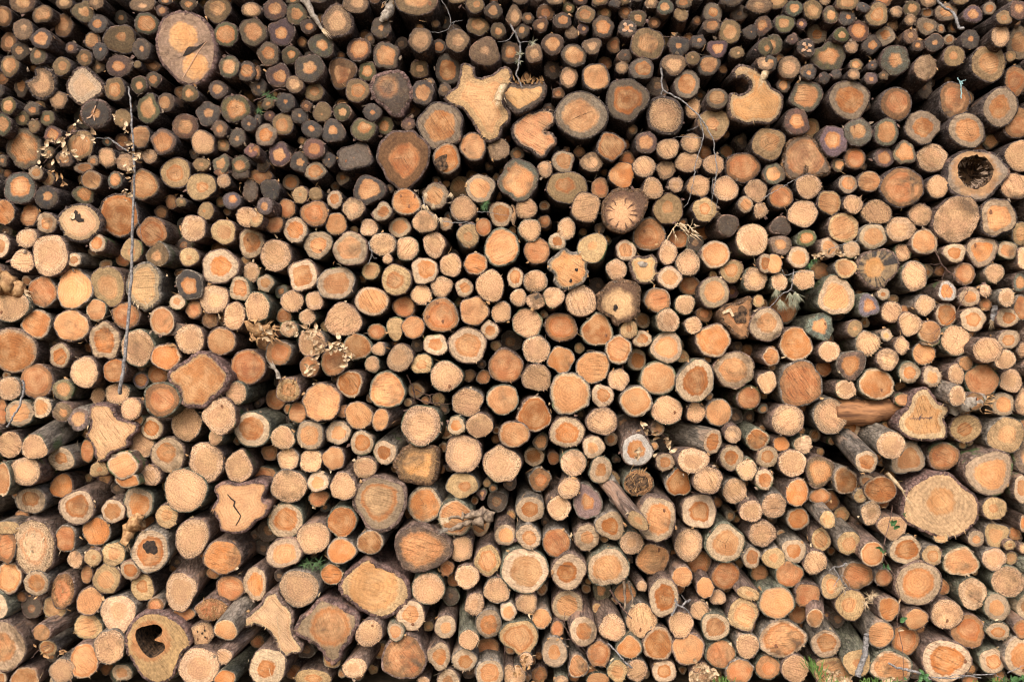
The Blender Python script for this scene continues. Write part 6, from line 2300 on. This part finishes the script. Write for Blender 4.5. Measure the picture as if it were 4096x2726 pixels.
leaves("leaves", line('23', [(110, 1350), (190, 1420), (130, 1440), (90, 1410), (220, 1540), (260, 1550), (70, 1500)], .06), .035, 18, .012, M_LEAFB, root, org, rr)
# left and lower-left sticks
root, org = twig("bare_branch", "dark bent stick curving over the small left edge logs",
                 [(line('02', [(212, 365), (222, 420), (205, 520), (170, 610), (120, 700), (62, 785)], .06), .008, .006)], M_TWIG, "branch")
root, org = twig("pine_sprig", "dark green pine tuft under the cracked orange log left of the pointed-top log",
                 [(line('13', [(420, 500), (500, 470), (600, 480)], .0, .02), .003, .001)], M_TWIGD, "pine sprig")
needles("needles", line('13', [(440, 490), (490, 470), (540, 470), (580, 460), (600, 500), (520, 510)], .0, .0), .045, 13, M_NEEDLE, root, org, rr, .7, .1)
root, org = twig("pine_sprig", "small fresh green pine tuft among the dark logs at upper left",
                 [(line('10', [(-20, 930), (90, 880), (200, 820), (270, 830)], .03), .003, .0015)], M_TWIGD, "pine sprig")
needles("needles", line('10', [(90, 870), (120, 880), (150, 900), (20, 1000), (40, 1020), (170, 900)], .05), .035, 12, M_NEEDLE, root, org, rr, .7, .2)
root, org = twig("dry_twig", "two thin straw stems standing at the bottom left",
                 [(line('13', [(195, 970), (212, 1120), (225, 1320), (205, 1560)], .07), .002, .002), (line('13', [(115, 1430), (150, 1560)], .05), .002, .0015)], M_STRAW)
root, org = twig("dry_twig", "withered brown leaf stalk between the lower left logs",
                 [(line('03', [(290, 1350), (370, 1260), (450, 1230)], .05), .002, .0015), (line('03', [(540, 1250), (590, 1300), (620, 1390)], .05), .003, .0015)], M_TWIGD)
leaves("leaves", line('03', [(440, 1280), (420, 1310), (320, 1220), (540, 1290), (590, 1300)], .06), .035, 9, .008, M_LEAFB, root, org, rr)

# ---- shreds of bark, fibre and chips caught all over the front of the stack
V, Fc, MI = [], [], []
q = random.Random(404)
FR = [w_ for w_ in WORLD[:nlogs] if abs(w_[0]) < 3.4 and w_[1] < 4.5]
for k in range(1500):
    x, z, rad, d = q.choice(FR)
    th = q.gauss(1.57, 1.1) if q.random() < .65 else q.uniform(0, 6.283)
    b0 = Vector((x + rad * q.uniform(.9, 1.04) * math.cos(th), d - q.uniform(-.02, .006), z + rad * q.uniform(.9, 1.04) * math.sin(th)))
    tang = Vector((-math.sin(th), 0, math.cos(th)))
    out_ = Vector((math.cos(th), q.gauss(-.2, .4), math.sin(th)))
    thin = q.random() < .45
    L = q.uniform(.02, .06) if thin else q.uniform(.012, .035)
    wd = .0012 if thin else q.uniform(.004, .010)
    dr = (tang * q.choice((-1, 1)) * q.uniform(.3, 1) + out_ * q.gauss(.1, .5)).normalized()
    sd_ = dr.cross(Vector((q.gauss(0, .3), 1, q.gauss(0, .3)))).normalized() * wd
    bend = Vector((q.gauss(0, .1), -abs(q.gauss(0, .15)), q.gauss(0, .1))) * L
    i = len(V)
    V += [b0 - sd_, b0 + sd_, b0 + dr * L * .5 + bend + sd_ * q.uniform(.5, 1.2), b0 + dr * L * .5 + bend - sd_ * q.uniform(.5, 1.2), b0 + dr * L + bend * q.uniform(-.5, 1.5)]
    Fc += [(i, i + 1, i + 2, i + 3), (i + 3, i + 2, i + 4)]
    m_ = q.choice((0, 0, 1, 1, 2)) if z > 2.9 else q.choice((0, 1, 2, 2, 3))
    MI += [m_, m_]
sh_ = plain("bark_debris", V, Fc, M_TWIGD)
for m_ in (M_GREY2, M_LEAFB, M_STRAW):
    sh_.data.materials.append(m_)
sh_.data.polygons.foreach_set("material_index", MI)
tag(sh_, "small shreds of bark, fibre and chips caught between the log ends", "debris", None, "stuff")

# ---- broken timber pieces
def timber(name, label, tile, pts, radii, off, mat, n=10, jitt=.10, wob=.004, cat="broken wood", dep=None, flat=1.0, endmat=None, seed=1):
    q = random.Random(seed)
    pa = densify(line(tile, pts, off, dep), 4, wob, q)
    m = len(pa)
    rad = []
    for k in range(m):
        f = k / (m - 1) * (len(radii) - 1)
        i = min(int(f), len(radii) - 2)
        rad.append((radii[i] + (radii[i + 1] - radii[i]) * (f - i)))
    V, Fc = tube_geo(pa, rad, n, None, None, jitt, q)
    org = pa[0].copy()
    root = tag(empty(name, org), label, cat)
    plain("split_timber", V, Fc, mat, root, org, True)
    V, Fc = [], []
    for k in range(26):
        b = pa[-1] + Vector((q.gauss(0, rad[-1] * .6), -rad[-1] * .4, q.gauss(0, rad[-1] * .6)))
        dr = (pa[-1] - pa[-4]).normalized() * q.uniform(.02, .07) + Vector((q.gauss(0, .01), -.005, q.gauss(0, .012)))
        i = len(V)
        V += [b + Vector((0, 0, .004)), b - Vector((0, 0, .004)), b + dr]
        Fc.append((i, i + 1, i + 2))
    plain("splinters", V, Fc, endmat or mat, root, org)["kind"] = "stuff"
    return root, org


M_SPLIT = simple("split_heartwood", (0.11, 0.05, 0.026, 1), (0.40, 0.19, 0.082, 1), 26, .8, .012, (0.12, 1, 1))
timber("split_log", "reddish split log lying sideways with a torn tip at right", '32', [(590, 640), (800, 650), (950, 640), (1100, 620), (1210, 595), (1270, 580)], [.085, .085, .075, .055, .03], 0, M_SPLIT, 12, .07, .004, "log", .115, 1, M_LEAF, 4)
timber("broken_log", "short grey split log with a shattered reddish end at right", '32', [(1700, 590), (1780, 570), (1880, 555), (1970, 560)], [.06, .062, .06, .045], 0, M_GREY, 12, .12, .005, "log", -.02, 1, M_LEAFB, 6)
timber("driftwood_piece", "weathered grey splintered branch lying above the blue-grey rimmed log", '13', [(2150, 20), (2080, 70), (1990, 95), (1880, 130), (1760, 165)], [.035, .045, .018, .020, .006], .06, M_GREY2, 9, .45, .009, "broken wood", None, 1, M_GREY, 7)
timber("driftwood_piece", "second weathered splinter, thinner and paler, crossing above the blue-grey rimmed log", '13', [(2090, 10), (1990, 40), (1880, 60), (1770, 70)], [.025, .028, .010, .008], .08, M_GREY2, 9, .45, .009, "broken wood", None, 1, M_STRAW, 8)
timber("wood_chip", "pale broken stub of wood stuck beside the cream star-shaped log", '10', [(2285, 770), (2260, 830), (2230, 920)], [.022, .026, .022], .07, M_STRAW, 6, .12, .002, "wood chip", None, 1, M_STRAW, 9)
timber("wood_chip", "small pale torn chip stuck on the hook-shaped log", '20', [(2345, 650), (2320, 700), (2300, 745)], [.015, .022, .012], .06, M_STRAW, 6, .2, .003, "wood chip", None, 1, M_STRAW, 10)
timber("wood_chip", "bluish grey flat splinter hanging among the small right edge logs", '31', [(2090, 1245), (2075, 1310), (2060, 1380)], [.018, .018, .010], .05, M_TWIG, 6, .15, .002, "wood chip", None, 1, M_STRAW, 11)
timber("wood_chip", "pointed grey branch stub standing left of the half-broken log", '12', [(210, 345), (200, 300), (172, 250)], [.016, .013, .007], .04, M_GREY, 8, .06, .001, "branch stub", None, 1, M_GREY, 12)
timber("torn_bark_strip", "pale torn wood strip slanting down beside the very large pale log", '32', [(1095, 1210), (1160, 1280), (1220, 1350), (1270, 1440)], [.012, .014, .009, .002], .06, M_STRAW, 5, .1, .001, "wood strip", None, 1, M_STRAW, 13)
timber("torn_bark_strip", "long sliver of pale bark beside the fan of logs at the upper edge", '10', [(440, -10), (480, 60), (560, 200), (610, 270)], [.022, .022, .016, .006], .02, M_GREY, 6, .2, .003, "wood strip", None, 1, M_STRAW, 14)
timber("broken_branch", "shredded brown branch end stuck between logs left of the clover-holed log", '03', [(1300, 90), (1240, 120), (1190, 180), (1170, 300)], [.05, .045, .04, .02], .0, M_LEAFB, 9, .25, .006, "branch", None, 1, M_LEAF, 15)
timber("broken_log", "rotten torn log end with rusty fibres at the left edge", '01', [(-60, 1010), (40, 1040), (130, 1080), (220, 1130)], [.075, .07, .055, .03], 0, M_LEAFB, 11, .22, .008, "log", -.01, 1, M_LEAF, 16)
timber("broken_log", "upright thin dark log fallen between the shattered end and small logs", '22', [(860, 1240), (920, 1340), (980, 1440)], [.05, .05, .055], 0, M_GREY, 10, .08, .004, "log", .06, 1, M_GREY, 17)
timber("stump_root", "curved bark-covered root stub rising at the upper centre", '10', [(1150, 190), (1190, 150), (1225, 100), (1235, 45)], [.014, .03, .032, .026], .02, M_GREY, 9, .08, .002, "root", None, 1, M_GREY, 18)
# blue twine tied round a log
root, org = twig("twine", "pale blue plastic twine knotted over a rough log at the upper right",
                 [(line('30', [(1765, 745), (1772, 800), (1778, 850), (1776, 905)], .05), .0035, .003), (line('30', [(1740, 715), (1768, 750), (1820, 735)], .05), .003, .0015), (line('30', [(1768, 750), (1790, 770)], .05), .005, .004)], M_TWINE, "twine", part0="cord", part="cord_end")
